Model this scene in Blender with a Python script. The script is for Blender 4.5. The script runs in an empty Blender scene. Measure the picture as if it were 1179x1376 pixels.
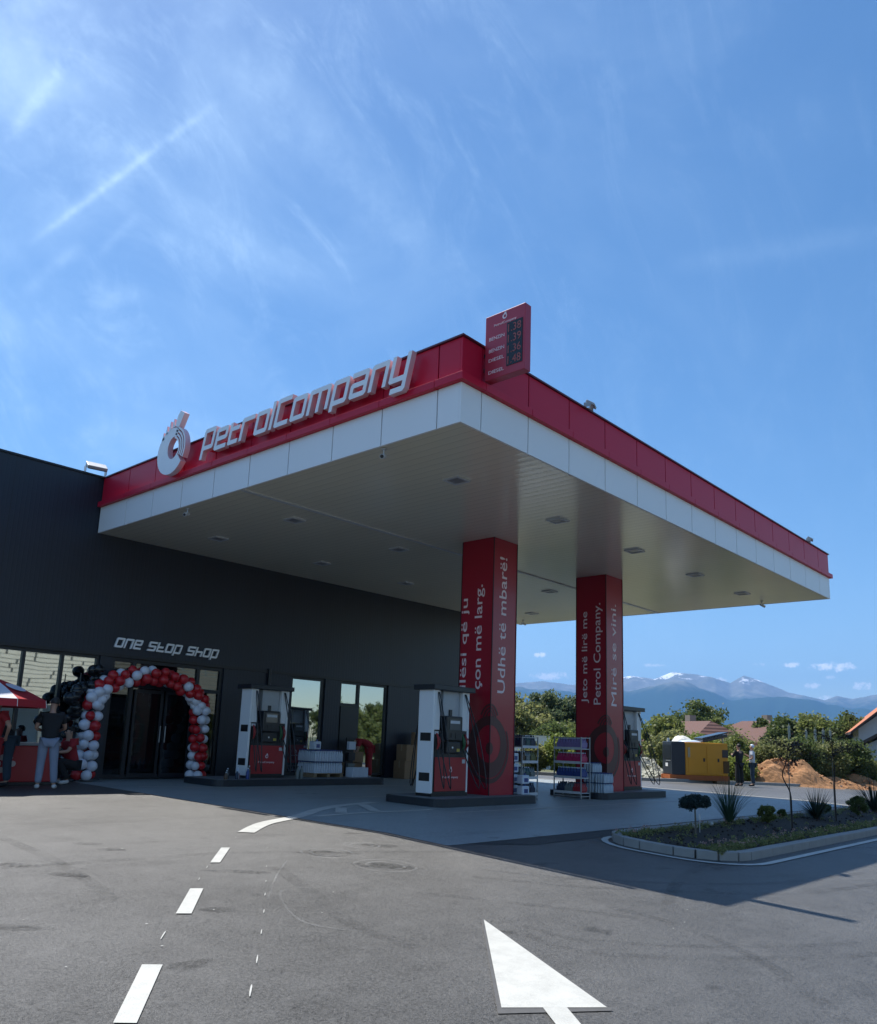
import bpy, math, random
import numpy as np
from mathutils import Vector, Matrix
S = bpy.context.scene
COL = S.collection
R = math.radians
random.seed(7)
# ------------------------------------------------------------------ camera
cam = bpy.data.cameras.new('camera'); camo = bpy.data.objects.new('camera', cam); COL.objects.link(camo)
cam.sensor_fit = 'VERTICAL'; cam.sensor_height = 36; cam.sensor_width = 36
cam.lens = 1086.96/1376*36; cam.shift_y = (778.03-688)/1376
cam.clip_start = .05; cam.clip_end = 60000
_f = Vector((0.72449133, 0.66059045, 0.19680591)); _r = Vector((0.66798485, -0.74330677, 0.0359345)); _u = Vector((-0.17002516, -0.10542913, 0.97978372))
camo.matrix_world = Matrix(((_r.x, _u.x, -_f.x, -8.3998), (_r.y, _u.y, -_f.y, -7.34043), (_r.z, _u.z, -_f.z, 1.65), (0, 0, 0, 1)))
S.camera = camo
S.render.resolution_x = 877; S.render.resolution_y = 1024
S.render.engine = 'CYCLES'
S.view_settings.view_transform = 'Standard'; S.view_settings.look = 'None'; S.view_settings.gamma = 1
S.view_settings.exposure = 0.80
# ------------------------------------------------------------------ world
SUN_EL = 63.2
W = bpy.data.worlds.new('World'); S.world = W; W.use_nodes = True

class N:
    """tiny expression helper for shader maths"""
    def __init__(s, nt, sock): s.nt = nt; s.k = sock
    def _m(s, op, *a):
        n = s.nt.nodes.new('ShaderNodeMath'); n.operation = op
        for i, v in enumerate((s,)+a):
            if isinstance(v, N): s.nt.links.new(v.k, n.inputs[i])
            else: n.inputs[i].default_value = v
        return N(s.nt, n.outputs[0])
    def __add__(s, o): return s._m('ADD', o)
    def __sub__(s, o): return s._m('SUBTRACT', o)
    def __mul__(s, o): return s._m('MULTIPLY', o)
    def __truediv__(s, o): return s._m('DIVIDE', o)
    def pw(s, o): return s._m('POWER', o)
    def mx(s, o): return s._m('MAXIMUM', o)
    def mn(s, o): return s._m('MINIMUM', o)
    def ab(s): return s._m('ABSOLUTE')
    def neg(s): return s._m('MULTIPLY', -1.0)
    def exp(s): return s._m('EXPONENT')
    def ss(s, a, b):
        n = s.nt.nodes.new('ShaderNodeMapRange'); n.interpolation_type = 'SMOOTHSTEP'
        s.nt.links.new(s.k, n.inputs[0]); n.inputs[1].default_value = a; n.inputs[2].default_value = b
        return N(s.nt, n.outputs[0])
def vdot(nt, vec, c):
    n = nt.nodes.new('ShaderNodeVectorMath'); n.operation = 'DOT_PRODUCT'
    nt.links.new(vec, n.inputs[0]); n.inputs[1].default_value = c
    return N(nt, n.outputs['Value'])
def noise(nt, vec, scale, detail=4, rough=.5, stretch=None, dist=0):
    if stretch:
        mp = nt.nodes.new('ShaderNodeMapping'); nt.links.new(vec, mp.inputs[0])
        mp.inputs['Scale'].default_value = stretch
        vec = mp.outputs[0]
    n = nt.nodes.new('ShaderNodeTexNoise'); nt.links.new(vec, n.inputs['Vector'])
    n.inputs['Scale'].default_value = scale; n.inputs['Detail'].default_value = detail; n.inputs['Roughness'].default_value = rough
    n.inputs['Distortion'].default_value = dist
    return N(nt, n.outputs[0])

def build_world():
    nt = W.node_tree; nt.nodes.clear()
    out = nt.nodes.new('ShaderNodeOutputWorld'); bg = nt.nodes.new('ShaderNodeBackground')
    sky = nt.nodes.new('ShaderNodeTexSky'); sky.sky_type = 'NISHITA'; sky.sun_disc = False
    sky.sun_elevation = R(SUN_EL); sky.sun_rotation = 0.0; sky.altitude = 400; sky.air_density = 1.0; sky.dust_density = .55; sky.ozone_density = 2.2
    tc = nt.nodes.new('ShaderNodeTexCoord'); g = tc.outputs['Generated']
    wob = noise(nt, g, 9, 3)-.5
    fine = noise(nt, g, 75, 6, .65)
    mid = noise(nt, g, 11, 5, .62)
    def streak(d1, d2, w, amp, ext=.0, cont=.5):
        d1 = Vector(d1).normalized(); d2 = Vector(d2).normalized(); n = d1.cross(d2).normalized()
        m = (d1+d2).normalized(); e = n.cross(m); L = abs(e.dot(d2))+ext
        a = vdot(nt, g, n)+wob*(w*1.6)
        al = vdot(nt, g, e).ab()
        front = vdot(nt, g, m).ss(0, .1)
        body = ((a*a)*(-1/(w*w))).exp()
        return body*(N(nt, al.k).ss(L*1.15, L*.55))*((fine*cont*2)+(1-cont))*(mid.ss(.25, .62))*front*amp
    parts = [streak((.2174, .8041, .5534), (.2517, .6879, .6808), .007, .20),
             streak((.2174, .8041, .5534), (.2517, .6879, .6808), .035, .16),
             streak((.2673, .8286, .4919), (.3697, .6742, .6394), .0036, .26),
             streak((.2673, .8286, .4919), (.3697, .6742, .6394), .022, .13),
             streak((.2721, .8536, .4442), (.308, .809, .5006), .006, .13),
             streak((.3237, .8066, .4946), (.347, .7651, .5424), .005, .12),
             streak((.3317, .8293, .4497), (.382, .7916, .477), .010, .09),
             streak((.3133, .642, .6997), (.6245, .5747, .5289), .03, .13),
             streak((.7586, .3816, .5282), (.86, .10, .52), .012, .04),
             streak((.17, .80, .56), (.2, .66, .70), .03, .2)]
    # thin veil of cirrus, stronger to the left
    veil = noise(nt, g, 3.2, 6, .55, (1.0, 1.0, 1.6), .6).ss(.42, .8)
    left = vdot(nt, g, (-.62, .78, .1)).ss(-.35, .55)
    wisp = noise(nt, g, 5.5, 8, .72, (1.0, 3.2, 1.0), 1.2).ss(.46, .78)
    parts.append(veil*(left*.24+.04)*(mid*.8+.4)); parts.append(wisp*(left*.24+.06)*fine)
    tot = parts[0]
    for p_ in parts[1:]: tot = tot+p_
    # small cumulus over the mountains
    sx = nt.nodes.new('ShaderNodeSeparateXYZ'); nt.links.new(g, sx.inputs[0])
    cl = None
    cn = noise(nt, g, 95, 6, .68)-.5
    for c, wa, hb, am in (((.9562, .2767, .0965), .030, .0068, 1), ((.9424, .3198, .0990), .017, .004, .9), ((.9522, .2961, .0754), .014, .0045, .75), ((.9649, .2515, .0763), .014, .006, .85),
                          ((.9559, .2811, .0852), .010, .003, .5), ((.8236, .5609, .0835), .035, .007, .9), ((.8139, .5709, .1081), .011, .0045, .9), ((.9165, .3913, .079), .016, .008, .95),
                          ((.9557, .2876, .061), .012, .006, .9), ((.885, .455, .098), .02, .003, .5), ((.93, .35, .099), .011, .003, .5)):
        c = Vector(c).normalized(); e = Vector((-c.y, c.x, 0)).normalized()
        dx = vdot(nt, g, e)*(1/wa); dz = (N(nt, sx.outputs[2])-c.z)*(1/hb)
        m = (cn*4.2-(dx*dx)*1.3-(dz*dz)*1.2+.75).ss(.0, .9)*vdot(nt, g, c).ss(.5, .6)*am
        cl = m if cl is None else cl.mx(m)
    hs = nt.nodes.new('ShaderNodeHueSaturation'); hs.inputs['Saturation'].default_value = 1.22; hs.inputs['Hue'].default_value = .497; hs.inputs['Value'].default_value = 1.0; nt.links.new(sky.outputs[0], hs.inputs['Color'])
    mix = nt.nodes.new('ShaderNodeMixRGB'); nt.links.new(tot.mn(.7).k, mix.inputs[0]); nt.links.new(hs.outputs[0], mix.inputs[1]); mix.inputs[2].default_value = (6.2, 8.2, 10.2, 1)
    mix2 = nt.nodes.new('ShaderNodeMixRGB'); nt.links.new(cl.k, mix2.inputs[0]); nt.links.new(mix.outputs[0], mix2.inputs[1]); mix2.inputs[2].default_value = (8.2, 8.8, 9.6, 1)
    nt.links.new(mix2.outputs[0], bg.inputs[0]); bg.inputs[1].default_value = .095
    nt.links.new(bg.outputs[0], out.inputs[0])
build_world()
sun = bpy.data.lights.new('sun', 'SUN'); sun.energy = 4.2; sun.angle = R(.53); sun.color = (1, .955, .88)
suno = bpy.data.objects.new('sun', sun); COL.objects.link(suno)
suno.rotation_mode = 'QUATERNION'; suno.rotation_quaternion = Vector((0.009, .506, 1)).to_track_quat('Z', 'Y'); suno.location = (0, 20, 40)

# ------------------------------------------------------------------ materials
MATS = {}
def M(name, col, rough=.5, metal=0, var=.12, scale=6, bump=0, bscale=None, spec=.5, coat=0, stretch=None):
    if name in MATS: return MATS[name]
    m = bpy.data.materials.new(name); m.use_nodes = True; nt = m.node_tree; b = nt.nodes['Principled BSDF']
    b.inputs['Roughness'].default_value = rough; b.inputs['Metallic'].default_value = metal
    b.inputs['Specular IOR Level'].default_value = spec; b.inputs['Coat Weight'].default_value = coat; b.inputs['Coat Roughness'].default_value = .08
    tc = nt.nodes.new('ShaderNodeTexCoord'); v = tc.outputs['Object']
    n = noise(nt, v, scale, 5, .6, stretch)
    mx = nt.nodes.new('ShaderNodeMixRGB'); nt.links.new(n.k, mx.inputs[0])
    mx.inputs[1].default_value = (*[c*(1-var) for c in col], 1); mx.inputs[2].default_value = (*[min(1, c*(1+var)) for c in col], 1)
    nt.links.new(mx.outputs[0], b.inputs['Base Color'])
    if var > .03: rr = n*(.25*rough)+(rough*.875); nt.links.new(rr.k, b.inputs['Roughness'])
    if bump:
        bn = noise(nt, v, bscale or scale*6, 4, .6, stretch); bp = nt.nodes.new('ShaderNodeBump'); bp.inputs['Strength'].default_value = bump; bp.inputs['Distance'].default_value = .02
        nt.links.new(bn.k, bp.inputs['Height']); nt.links.new(bp.outputs[0], b.inputs['Normal'])
    MATS[name] = m
    return m
def leafmat(name, c1, c2, trans=.25, rough=.5):
    if name in MATS: return MATS[name]
    m = bpy.data.materials.new(name); m.use_nodes = True; nt = m.node_tree; b = nt.nodes['Principled BSDF']
    b.inputs['Roughness'].default_value = rough; b.inputs['Specular IOR Level'].default_value = .3
    ge = nt.nodes.new('ShaderNodeNewGeometry'); mx = nt.nodes.new('ShaderNodeMixRGB')
    nt.links.new(ge.outputs['Random Per Island'], mx.inputs[0]); mx.inputs[1].default_value = (*c1, 1); mx.inputs[2].default_value = (*c2, 1)
    nt.links.new(mx.outputs[0], b.inputs['Base Color'])
    tr = nt.nodes.new('ShaderNodeBsdfTranslucent'); nt.links.new(mx.outputs[0], tr.inputs[0])
    ms = nt.nodes.new('ShaderNodeMixShader'); ms.inputs[0].default_value = trans
    nt.links.new(b.outputs[0], ms.inputs[1]); nt.links.new(tr.outputs[0], ms.inputs[2]); nt.links.new(ms.outputs[0], nt.nodes['Material Output'].inputs[0])
    MATS[name] = m
    return m
def glassmat(name, tint, refl=.22, rough=.02):
    if name in MATS: return MATS[name]
    m = bpy.data.materials.new(name); m.use_nodes = True; nt = m.node_tree; nt.nodes.remove(nt.nodes['Principled BSDF'])
    t = nt.nodes.new('ShaderNodeBsdfTransparent'); t.inputs[0].default_value = (*tint, 1)
    g = nt.nodes.new('ShaderNodeBsdfGlossy'); g.inputs['Roughness'].default_value = rough; g.inputs[0].default_value = (.85, .95, 1, 1)
    fr = nt.nodes.new('ShaderNodeFresnel'); fr.inputs[0].default_value = 1.5
    k = (N(nt, fr.outputs[0])+refl).mn(1.0)
    tc = nt.nodes.new('ShaderNodeTexCoord'); bn = noise(nt, tc.outputs['Object'], .9, 1); bp = nt.nodes.new('ShaderNodeBump'); bp.inputs['Strength'].default_value = .08; bp.inputs['Distance'].default_value = .02
    nt.links.new(bn.k, bp.inputs['Height']); nt.links.new(bp.outputs[0], g.inputs['Normal'])
    ms = nt.nodes.new('ShaderNodeMixShader'); nt.links.new(k.k, ms.inputs[0]); nt.links.new(t.outputs[0], ms.inputs[1]); nt.links.new(g.outputs[0], ms.inputs[2])
    nt.links.new(ms.outputs[0], nt.nodes['Material Output'].inputs[0])
    MATS[name] = m
    return m
def asphalt_mat(name, col, patch=.16, tint=(1, 1, 1), spec=.45, rough=.58, sheen_dust=False, ior=1.5):
    m = bpy.data.materials.new(name); m.use_nodes = True; nt = m.node_tree; b = nt.nodes['Principled BSDF']
    tc = nt.nodes.new('ShaderNodeTexCoord'); v = tc.outputs['Object']
    n1 = noise(nt, v, .35, 5, .6); n2 = noise(nt, v, 3.5, 5, .7); n3 = noise(nt, v, 48, 3, .75); n4 = noise(nt, v, 170, 2, .8); n5 = noise(nt, v, 1.1, 4, .6, (.35, 1.6, 1), .8)
    val = (n1-.5)*(patch*2.2)+(n2-.5)*(patch*1.5)+(n3-.5)*1.9+(n4-.5)*1.6+(n5.ss(.52, .75)*-.16)+1.0
    if sheen_dust:  # sheen of the farther asphalt, with some dust, painted into the base colour
        sxp = nt.nodes.new('ShaderNodeSeparateXYZ'); nt.links.new(v, sxp.inputs[0]); yy = N(nt, sxp.outputs[1])+(n1-.5)*9; val = val+(yy.ss(-4.5, 1.0)*.16-.08)
    # small dark oil / damp spots
    sp = noise(nt, v, 1.6, 2, .4, (1, 1.4, 1)).ss(.70, .76)
    val = (val-sp*.3).mx(.25)
    cc = nt.nodes.new('ShaderNodeCombineXYZ')
    for i in range(3): nt.links.new((val*(col*tint[i])).k, cc.inputs[i])
    nt.links.new(cc.outputs[0], b.inputs['Base Color'])
    nt.links.new(((n3*.25)+(rough-.1)).k, b.inputs['Roughness']); nt.links.new((val*(spec*.72)).mn(1.0).mx(.05).k, b.inputs['Specular IOR Level']); b.inputs['IOR'].default_value = ior
    bp = nt.nodes.new('ShaderNodeBump'); bp.inputs['Strength'].default_value = .9; bp.inputs['Distance'].default_value = .009
    nt.links.new((n3+n4).k, bp.inputs['Height']); nt.links.new(bp.outputs[0], b.inputs['Normal'])
    MATS[name] = m
    return m
M_asph = asphalt_mat('asphalt', .039, .34, (1, .99, .93), 1.0, .50, True, 1.70)
M_conc = asphalt_mat('forecourt concrete', .35, .16, (.90, .99, 1.0), .6, .42)
M_edge = asphalt_mat('edge strip asphalt', .055, .1)
def paint_mat():
    m = bpy.data.materials.new('road paint'); m.use_nodes = True; nt = m.node_tree; b = nt.nodes['Principled BSDF']
    tc = nt.nodes.new('ShaderNodeTexCoord'); v = tc.outputs['Object']
    n1 = noise(nt, v, 5, 5, .7); n2 = noise(nt, v, 120, 3, .7)
    k = (n1.ss(.25, .75)*.12+.43+(n2-.5)*.30)
    wear = (n2*.65+n1*.35).ss(.60, .68); k = k*(N(nt, wear.k)*-.65+1.0)
    cc = nt.nodes.new('ShaderNodeCombineXYZ')
    for i, t in enumerate((1, 1, .93)): nt.links.new((k*t).k, cc.inputs[i])
    nt.links.new(cc.outputs[0], b.inputs['Base Color']); b.inputs['Roughness'].default_value = .6
    bp = nt.nodes.new('ShaderNodeBump'); bp.inputs['Strength'].default_value = .3; bp.inputs['Distance'].default_value = .004
    nt.links.new(n2.k, bp.inputs['Height']); nt.links.new(bp.outputs[0], b.inputs['Normal'])
    return m
M_paint = paint_mat()
M_tyre = None
def fade_mat(name, col, amt, sc=30):
    m = bpy.data.materials.new(name); m.use_nodes = True; nt = m.node_tree; b = nt.nodes['Principled BSDF']
    b.inputs['Base Color'].default_value = (*col, 1); b.inputs['Roughness'].default_value = .65
    tc = nt.nodes.new('ShaderNodeTexCoord'); n = noise(nt, tc.outputs['Object'], sc, 4, .7); n2 = noise(nt, tc.outputs['Object'], 2.5, 3, .6)
    nt.links.new((n.ss(.3, .75)*n2.ss(.25, .65)*amt).k, b.inputs['Alpha'])
    MATS[name] = m
    return m
M_tyre = fade_mat('tyre rubber marks', (.03, .03, .03), .34)
M_scuff = fade_mat('pale scuffs', (.5, .5, .48), .30, 60)
M_dampm = fade_mat('dark patch', (.035, .035, .035), .85, 18)
M_wall = M('anthracite cladding', (.012, .0165, .025), .42, 0, .18, 3, .0)
M_frame = M('dark window frame', (.008, .010, .014), .4, 0, .1)
M_white = M('white composite panel', (.84, .85, .86), .4, 0, .01, 2, 0, None, .4)
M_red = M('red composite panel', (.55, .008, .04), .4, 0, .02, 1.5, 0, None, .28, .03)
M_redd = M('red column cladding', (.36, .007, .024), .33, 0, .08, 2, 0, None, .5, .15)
M_black = M('black plastic', (.012, .012, .014), .4)
M_dark = M('dark metal', (.03, .033, .038), .35, .3)
M_letter = M('white acrylic letters', (.88, .88, .9), .35, 0, .05)
M_letter_side = M('letter returns', (.70, .45, .48), .4, 0, .05)
M_txt = M('pale pink lettering', (.84, .70, .73), .5, 0, .04)
M_gray = M('grey metal', (.35, .36, .37), .4, .4)
M_lgray = M('pale grey plastic', (.55, .57, .6), .45)
M_glass = glassmat('dark shop glass', (.16, .19, .21), .40)
M_soil = M('dark planting soil', (.035, .026, .02), .95, 0, .4, 9, 1, 40)
M_kerb = M('kerb stone', (.30, .29, .275), .8, 0, .22, 4, .4, 60)
M_dirt = M('orange clay spoil', (.36, .185, .085), .95, 0, .35, 2.2, .8, 12)
M_bark = M('bark', (.085, .062, .045), .9, 0, .35, 8, .8, 30)
M_skin = M('skin', (.42, .24, .17), .55, 0, .08)
M_hair = M('dark hair', (.015, .011, .009), .6, 0, .2, 40)
M_card = M('cardboard', (.30, .19, .105), .85, 0, .1)

# ------------------------------------------------------------------ mesh builder
class MB:
    def __init__(s): s.v = []; s.f = []; s.m = []; s.sm = []
    def add(s, vs, fs, mi=0, smooth=False):
        o = len(s.v); s.v += [tuple(v) for v in vs]
        for f in fs: s.f.append([o+i for i in f]); s.m.append(mi); s.sm.append(smooth)
        return s
    def bb(s, x0, y0, z0, x1, y1, z1, mi=0):
        x0, x1 = min(x0, x1), max(x0, x1); y0, y1 = min(y0, y1), max(y0, y1); z0, z1 = min(z0, z1), max(z0, z1)
        vs = [(x0, y0, z0), (x1, y0, z0), (x1, y1, z0), (x0, y1, z0), (x0, y0, z1), (x1, y0, z1), (x1, y1, z1), (x0, y1, z1)]
        return s.add(vs, [(3, 2, 1, 0), (4, 5, 6, 7), (0, 1, 5, 4), (1, 2, 6, 5), (2, 3, 7, 6), (3, 0, 4, 7)], mi)
    def obox(s, c, sx, sy, sz, rot=(0, 0, 0), mi=0):
        from mathutils import Euler
        E_ = Euler(rot).to_matrix(); c = Vector(c)
        vs = [c+E_@Vector((a*sx/2, b*sy/2, d*sz/2)) for d in (-1, 1) for a, b in ((-1, -1), (1, -1), (1, 1), (-1, 1))]
        return s.add(vs, [(3, 2, 1, 0), (4, 5, 6, 7), (0, 1, 5, 4), (1, 2, 6, 5), (2, 3, 7, 6), (3, 0, 4, 7)], mi)
    def prism(s, poly, fn, d0, d1, mi=0, ms=None):
        """poly: 2-D outline, fn(a, b, d) -> 3-D point"""
        n = len(poly); vs = [fn(a, b, d0) for a, b in poly]+[fn(a, b, d1) for a, b in poly]
        s.add(vs, [tuple(range(n))[::-1], tuple(range(n, 2*n))], mi)
        s.add(vs, [(i, (i+1) % n, n+(i+1) % n, n+i) for i in range(n)], mi if ms is None else ms)
        return s
    def tube(s, pts, r, n=8, mi=0, caps=True, smooth=True):
        pts = [Vector(p) for p in pts]; rs = r if isinstance(r, (list, tuple)) else [r]*len(pts)
        vs = []
        up = Vector((.1, .2, 1)).normalized()
        for i, p in enumerate(pts):
            t = (pts[min(i+1, len(pts)-1)]-pts[max(i-1, 0)]).normalized()
            a = t.cross(up if abs(t.dot(up)) < .95 else Vector((1, 0, 0))).normalized(); b = t.cross(a)
            if i and (a.dot(pa) < 0): a, b = -a, -b
            pa = a
            vs += [p+(a*math.cos(2*math.pi*k/n)+b*math.sin(2*math.pi*k/n))*rs[i] for k in range(n)]
        fs = [(i*n+k, i*n+(k+1) % n, (i+1)*n+(k+1) % n, (i+1)*n+k) for i in range(len(pts)-1) for k in range(n)]
        s.add(vs, fs, mi, smooth)
        if caps: s.add(vs[:n], [tuple(range(n))[::-1]], mi); s.add(vs[-n:], [tuple(range(n))], mi)
        return s
    def ball(s, c, r, seg=12, ring=8, mi=0, fn=None):
        if not isinstance(r, (tuple, list)): r = (r, r, r)
        vs = [(c[0], c[1], c[2]-r[2])]
        for i in range(1, ring):
            ph = -math.pi/2+math.pi*i/ring
            for k in range(seg):
                th = 2*math.pi*k/seg; vs.append((c[0]+r[0]*math.cos(ph)*math.cos(th), c[1]+r[1]*math.cos(ph)*math.sin(th), c[2]+r[2]*math.sin(ph)))
        vs.append((c[0], c[1], c[2]+r[2]))
        fs = [(0, 1+(k+1) % seg, 1+k) for k in range(seg)]
        for i in range(ring-2):
            a = 1+i*seg; fs += [(a+k, a+(k+1) % seg, a+seg+(k+1) % seg, a+seg+k) for k in range(seg)]
        a = 1+(ring-2)*seg; fs += [(a+k, a+(k+1) % seg, len(vs)-1) for k in range(seg)]
        if fn: vs = [fn(Vector(v)) for v in vs]
        return s.add(vs, fs, mi, True)
    def lathe(s, prof, n=16, c=(0, 0, 0), mi=0):
        vs = [(c[0]+r*math.cos(2*math.pi*k/n), c[1]+r*math.sin(2*math.pi*k/n), c[2]+z) for r, z in prof for k in range(n)]
        s.add(vs, [(i*n+k, i*n+(k+1) % n, (i+1)*n+(k+1) % n, (i+1)*n+k) for i in range(len(prof)-1) for k in range(n)], mi, True)
        s.add(vs[:n], [tuple(range(n))[::-1]], mi); s.add(vs[-n:], [tuple(range(n))], mi)
        return s
    def build(s, name, mats, parent=None, bevel=0, recalc=True, loc=None, rotz=0):
        me = bpy.data.meshes.new(name); me.from_pydata(s.v, [], s.f)
        mats = mats if isinstance(mats, (list, tuple)) else [mats]
        for m in mats: me.materials.append(m)
        me.polygons.foreach_set('material_index', s.m); me.polygons.foreach_set('use_smooth', s.sm)
        if recalc and len(s.f) < 60000:
            import bmesh
            bm = bmesh.new(); bm.from_mesh(me); bmesh.ops.recalc_face_normals(bm, faces=bm.faces); bm.to_mesh(me); bm.free()
        me.update()
        o = bpy.data.objects.new(name, me); COL.objects.link(o); o.parent = parent
        if loc: o.location = loc
        o.rotation_euler.z = rotz
        if bevel:
            b = o.modifiers.new('bevel', 'BEVEL'); b.width = bevel; b.segments = 2; b.limit_method = 'ANGLE'; b.angle_limit = R(40)
        return o
def tag(o, label=None, cat=None, group=None, kind=None):
    if label: o['label'] = label
    if cat: o['category'] = cat
    if group: o['group'] = group
    if kind: o['kind'] = kind
    return o
def T(name, label, cat, loc=(0, 0, 0), rotz=0, group=None):
    o = bpy.data.objects.new(name, None); COL.objects.link(o); o.location = loc; o.rotation_euler = (0, 0, rotz); o.empty_display_size = .2
    return tag(o, label, cat, group)
def kids(o): return [c for c in bpy.data.objects if c.parent == o]
def dup(root, loc=None, rotz=None, label=None):
    def rec(o, par):
        c = o.copy(); COL.objects.link(c); c.parent = par
        for ch in kids(o): rec(ch, c)
        return c
    c = rec(root, None)
    if loc: c.location = loc
    if rotz is not None: c.rotation_euler = (0, 0, rotz)
    if label: c['label'] = label
    return c
def text(name, s, mat, parent, org, xd, ud, w, h=None, ext=.004, base=True, bold=0.0):
    """flat lettering: org = lower-left corner, xd = reading direction, ud = up; scaled to width w (and height h)"""
    cu = bpy.data.curves.new('t', 'FONT'); cu.body = s; cu.size = 1; cu.extrude = .01; cu.offset = bold; cu.resolution_u = 3
    o = bpy.data.objects.new('t', cu); COL.objects.link(o); bpy.context.view_layer.update()
    dg = bpy.context.evaluated_depsgraph_get(); me = bpy.data.meshes.new_from_object(o.evaluated_get(dg))
    bpy.data.objects.remove(o); bpy.data.curves.remove(cu)
    xs = [v.co.x for v in me.vertices]; ys = [v.co.y for v in me.vertices]
    x0 = min(xs); wx = max(xs)-x0; kx = w/wx; ky = kx if h is None else h/(max(ys)-min(ys))
    xd = Vector(xd); ud = Vector(ud); nd = xd.cross(ud); org = Vector(org)
    for v in me.vertices:
        c = v.co; v.co = org+xd*((c.x-x0)*kx)+ud*(c.y*ky)+nd*(ext if c.z > 0 else -.0005)
    me.materials.clear(); me.materials.append(mat)
    r = bpy.data.objects.new(name, me); COL.objects.link(r); r.parent = parent
    return r

# ------------------------------------------------------------------ ground height
KY = [-60, -12, -4, 1, 12]; VY = [-1.2, -.2195, .1613, .3996, .5235]
KX = [-60, 24, 40]; VX = [.16, -.1, -.35]
def G(x, y): return float(np.interp(y, KY, VY)+np.interp(x, KX, VX))
def clip(poly, ax, lim, keep_less):
    out = []
    for i in range(len(poly)):
        a, b = poly[i], poly[(i+1) % len(poly)]
        ia = (a[ax] <= lim) if keep_less else (a[ax] >= lim); ib = (b[ax] <= lim) if keep_less else (b[ax] >= lim)
        if ia: out.append(a)
        if ia != ib:
            t = (lim-a[ax])/(b[ax]-a[ax]); out.append((a[0]+(b[0]-a[0])*t, a[1]+(b[1]-a[1])*t))
    return out
def sheet(mb, poly, dz, mi=0):
    ys = [-1e6]+KY+[1e6]; xs = [-1e6]+KX+[1e6]
    for i in range(len(ys)-1):
        p = clip(clip(poly, 1, ys[i], False), 1, ys[i+1], True)
        if len(p) < 3: continue
        for j in range(len(xs)-1):
            q = clip(clip(p, 0, xs[j], False), 0, xs[j+1], True)
            if len(q) < 3: continue
            mb.add([(x, y, G(x, y)+dz) for x, y in q], [tuple(range(len(q)))])
def ribbon(mb, pts, w, dz, w2=None):
    pts = [Vector((p[0], p[1])) for p in pts]; n = len(pts); L = []; Rr = []
    for i, p in enumerate(pts):
        t = (pts[min(i+1, n-1)]-pts[max(i-1, 0)]).normalized(); nn = Vector((-t.y, t.x))
        ww = w if w2 is None else w+(w2-w)*i/(n-1)
        L.append(p+nn*ww/2); Rr.append(p-nn*ww/2)
    for i in range(n-1): sheet(mb, [tuple(Rr[i]), tuple(Rr[i+1]), tuple(L[i+1]), tuple(L[i])], dz)
def ground_obj(name, polys, dz, mat, kind='structure'):
    mb = MB()
    for p in polys: sheet(mb, p, dz)
    o = mb.build(name, mat, recalc=False); tag(o, kind=kind)
    return o
def smooth_curve(pts, n=8):
    out = []; P = [Vector(p) for p in pts]
    for i in range(len(P)-1):
        p0 = P[max(i-1, 0)]; p1 = P[i]; p2 = P[i+1]; p3 = P[min(i+2, len(P)-1)]
        for k in range(n):
            t = k/n; out.append(.5*((2*p1)+(p2-p0)*t+(2*p0-5*p1+4*p2-p3)*t*t+(3*p1-3*p2+p3-p0)*t**3))
    out.append(P[-1]); return out

M_field = M('dry grass and earth', (.10, .105, .045), .95, 0, .5, .25, .6, 4)
mb = MB()
XS = [-9000, -1500, -60, 24, 40, 300, 1500, 9000]; YS = [-9000, -1500, -60, -12, -4, 1, 12, 300, 1500, 9000]
for i in range(len(XS)-1):
    for j in range(len(YS)-1):
        q = [(XS[i], YS[j]), (XS[i+1], YS[j]), (XS[i+1], YS[j+1]), (XS[i], YS[j+1])]
        mb.add([(x, y, G(x, y)-.03) for x, y in q], [(0, 1, 2, 3)])
tag(mb.build('ground', M_field, recalc=False), kind='structure')
FARK = [(60, -7.98), (34.1, 3.4), (28, 6.1), (22.4, 8.55), (20.6, 11.0), (19.6, 15), (19.2, 40)]
ground_obj('road', [[(-60, -45), (60, -45)]+FARK+[(-60, 40)]], 0, M_asph)
ground_obj('forecourt_slab', [[(-.1, -.1), (17.0, -.1), (17.0, 12), (-.1, 12)]], .004, M_conc)
# ---- painted markings
DZ = .009
mb = MB()
for q in ([(-6.16, -3.19), (-6.07, -3.26), (-5.5, -2.5), (-5.6, -2.43)], [(-4.80, -1.45), (-4.70, -1.51), (-4.16, -.81), (-4.26, -.76)], [(-3.47, .17), (-3.38, .13), (-2.8, .82), (-2.89, .86)]):
    sheet(mb, q[::1], DZ)
tag(mb.build('lane_dashes', M_paint, recalc=False), kind='structure')
mb = MB()
cv = smooth_curve([(-1.86, 1.86), (-1.0, 2.62), (0.05, 3.2), (1.1, 3.95), (2.1, 4.45), (3.2, 4.75)], 6)
ribbon(mb, cv, .22, DZ)
ribbon(mb, smooth_curve([(.35, 3.1), (1.4, 3.25), (2.6, 3.2), (3.3, 3.25)], 5), .14, DZ)
ribbon(mb, [(1.1, 3.35), (1.75, 4.1)], .2, DZ+.003); ribbon(mb, [(1.9, 3.35), (2.6, 4.45)], .2, DZ+.003)
for y0 in (2.55, 5.75): ribbon(mb, [(3.2, y0+.1), (8, y0), (16.9, y0)], .09, DZ)
for k in range(2): ribbon(mb, [(.6+.7*k, 9.3-.42*k), (3.6+.7*k, 8.6-.42*k)], .1, DZ)
ribbon(mb, [(6.3, 8.5), (9.5, 8.5)], .1, DZ); ribbon(mb, [(8.2, 8.0), (12, 8.0)], .1, DZ)
ribbon(mb, [(17.3, 11), (17.3, -.2)], .14, DZ)
ribbon(mb, [(a-.33, b-.33) for a, b in FARK[1:5]], .12, DZ)
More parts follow.
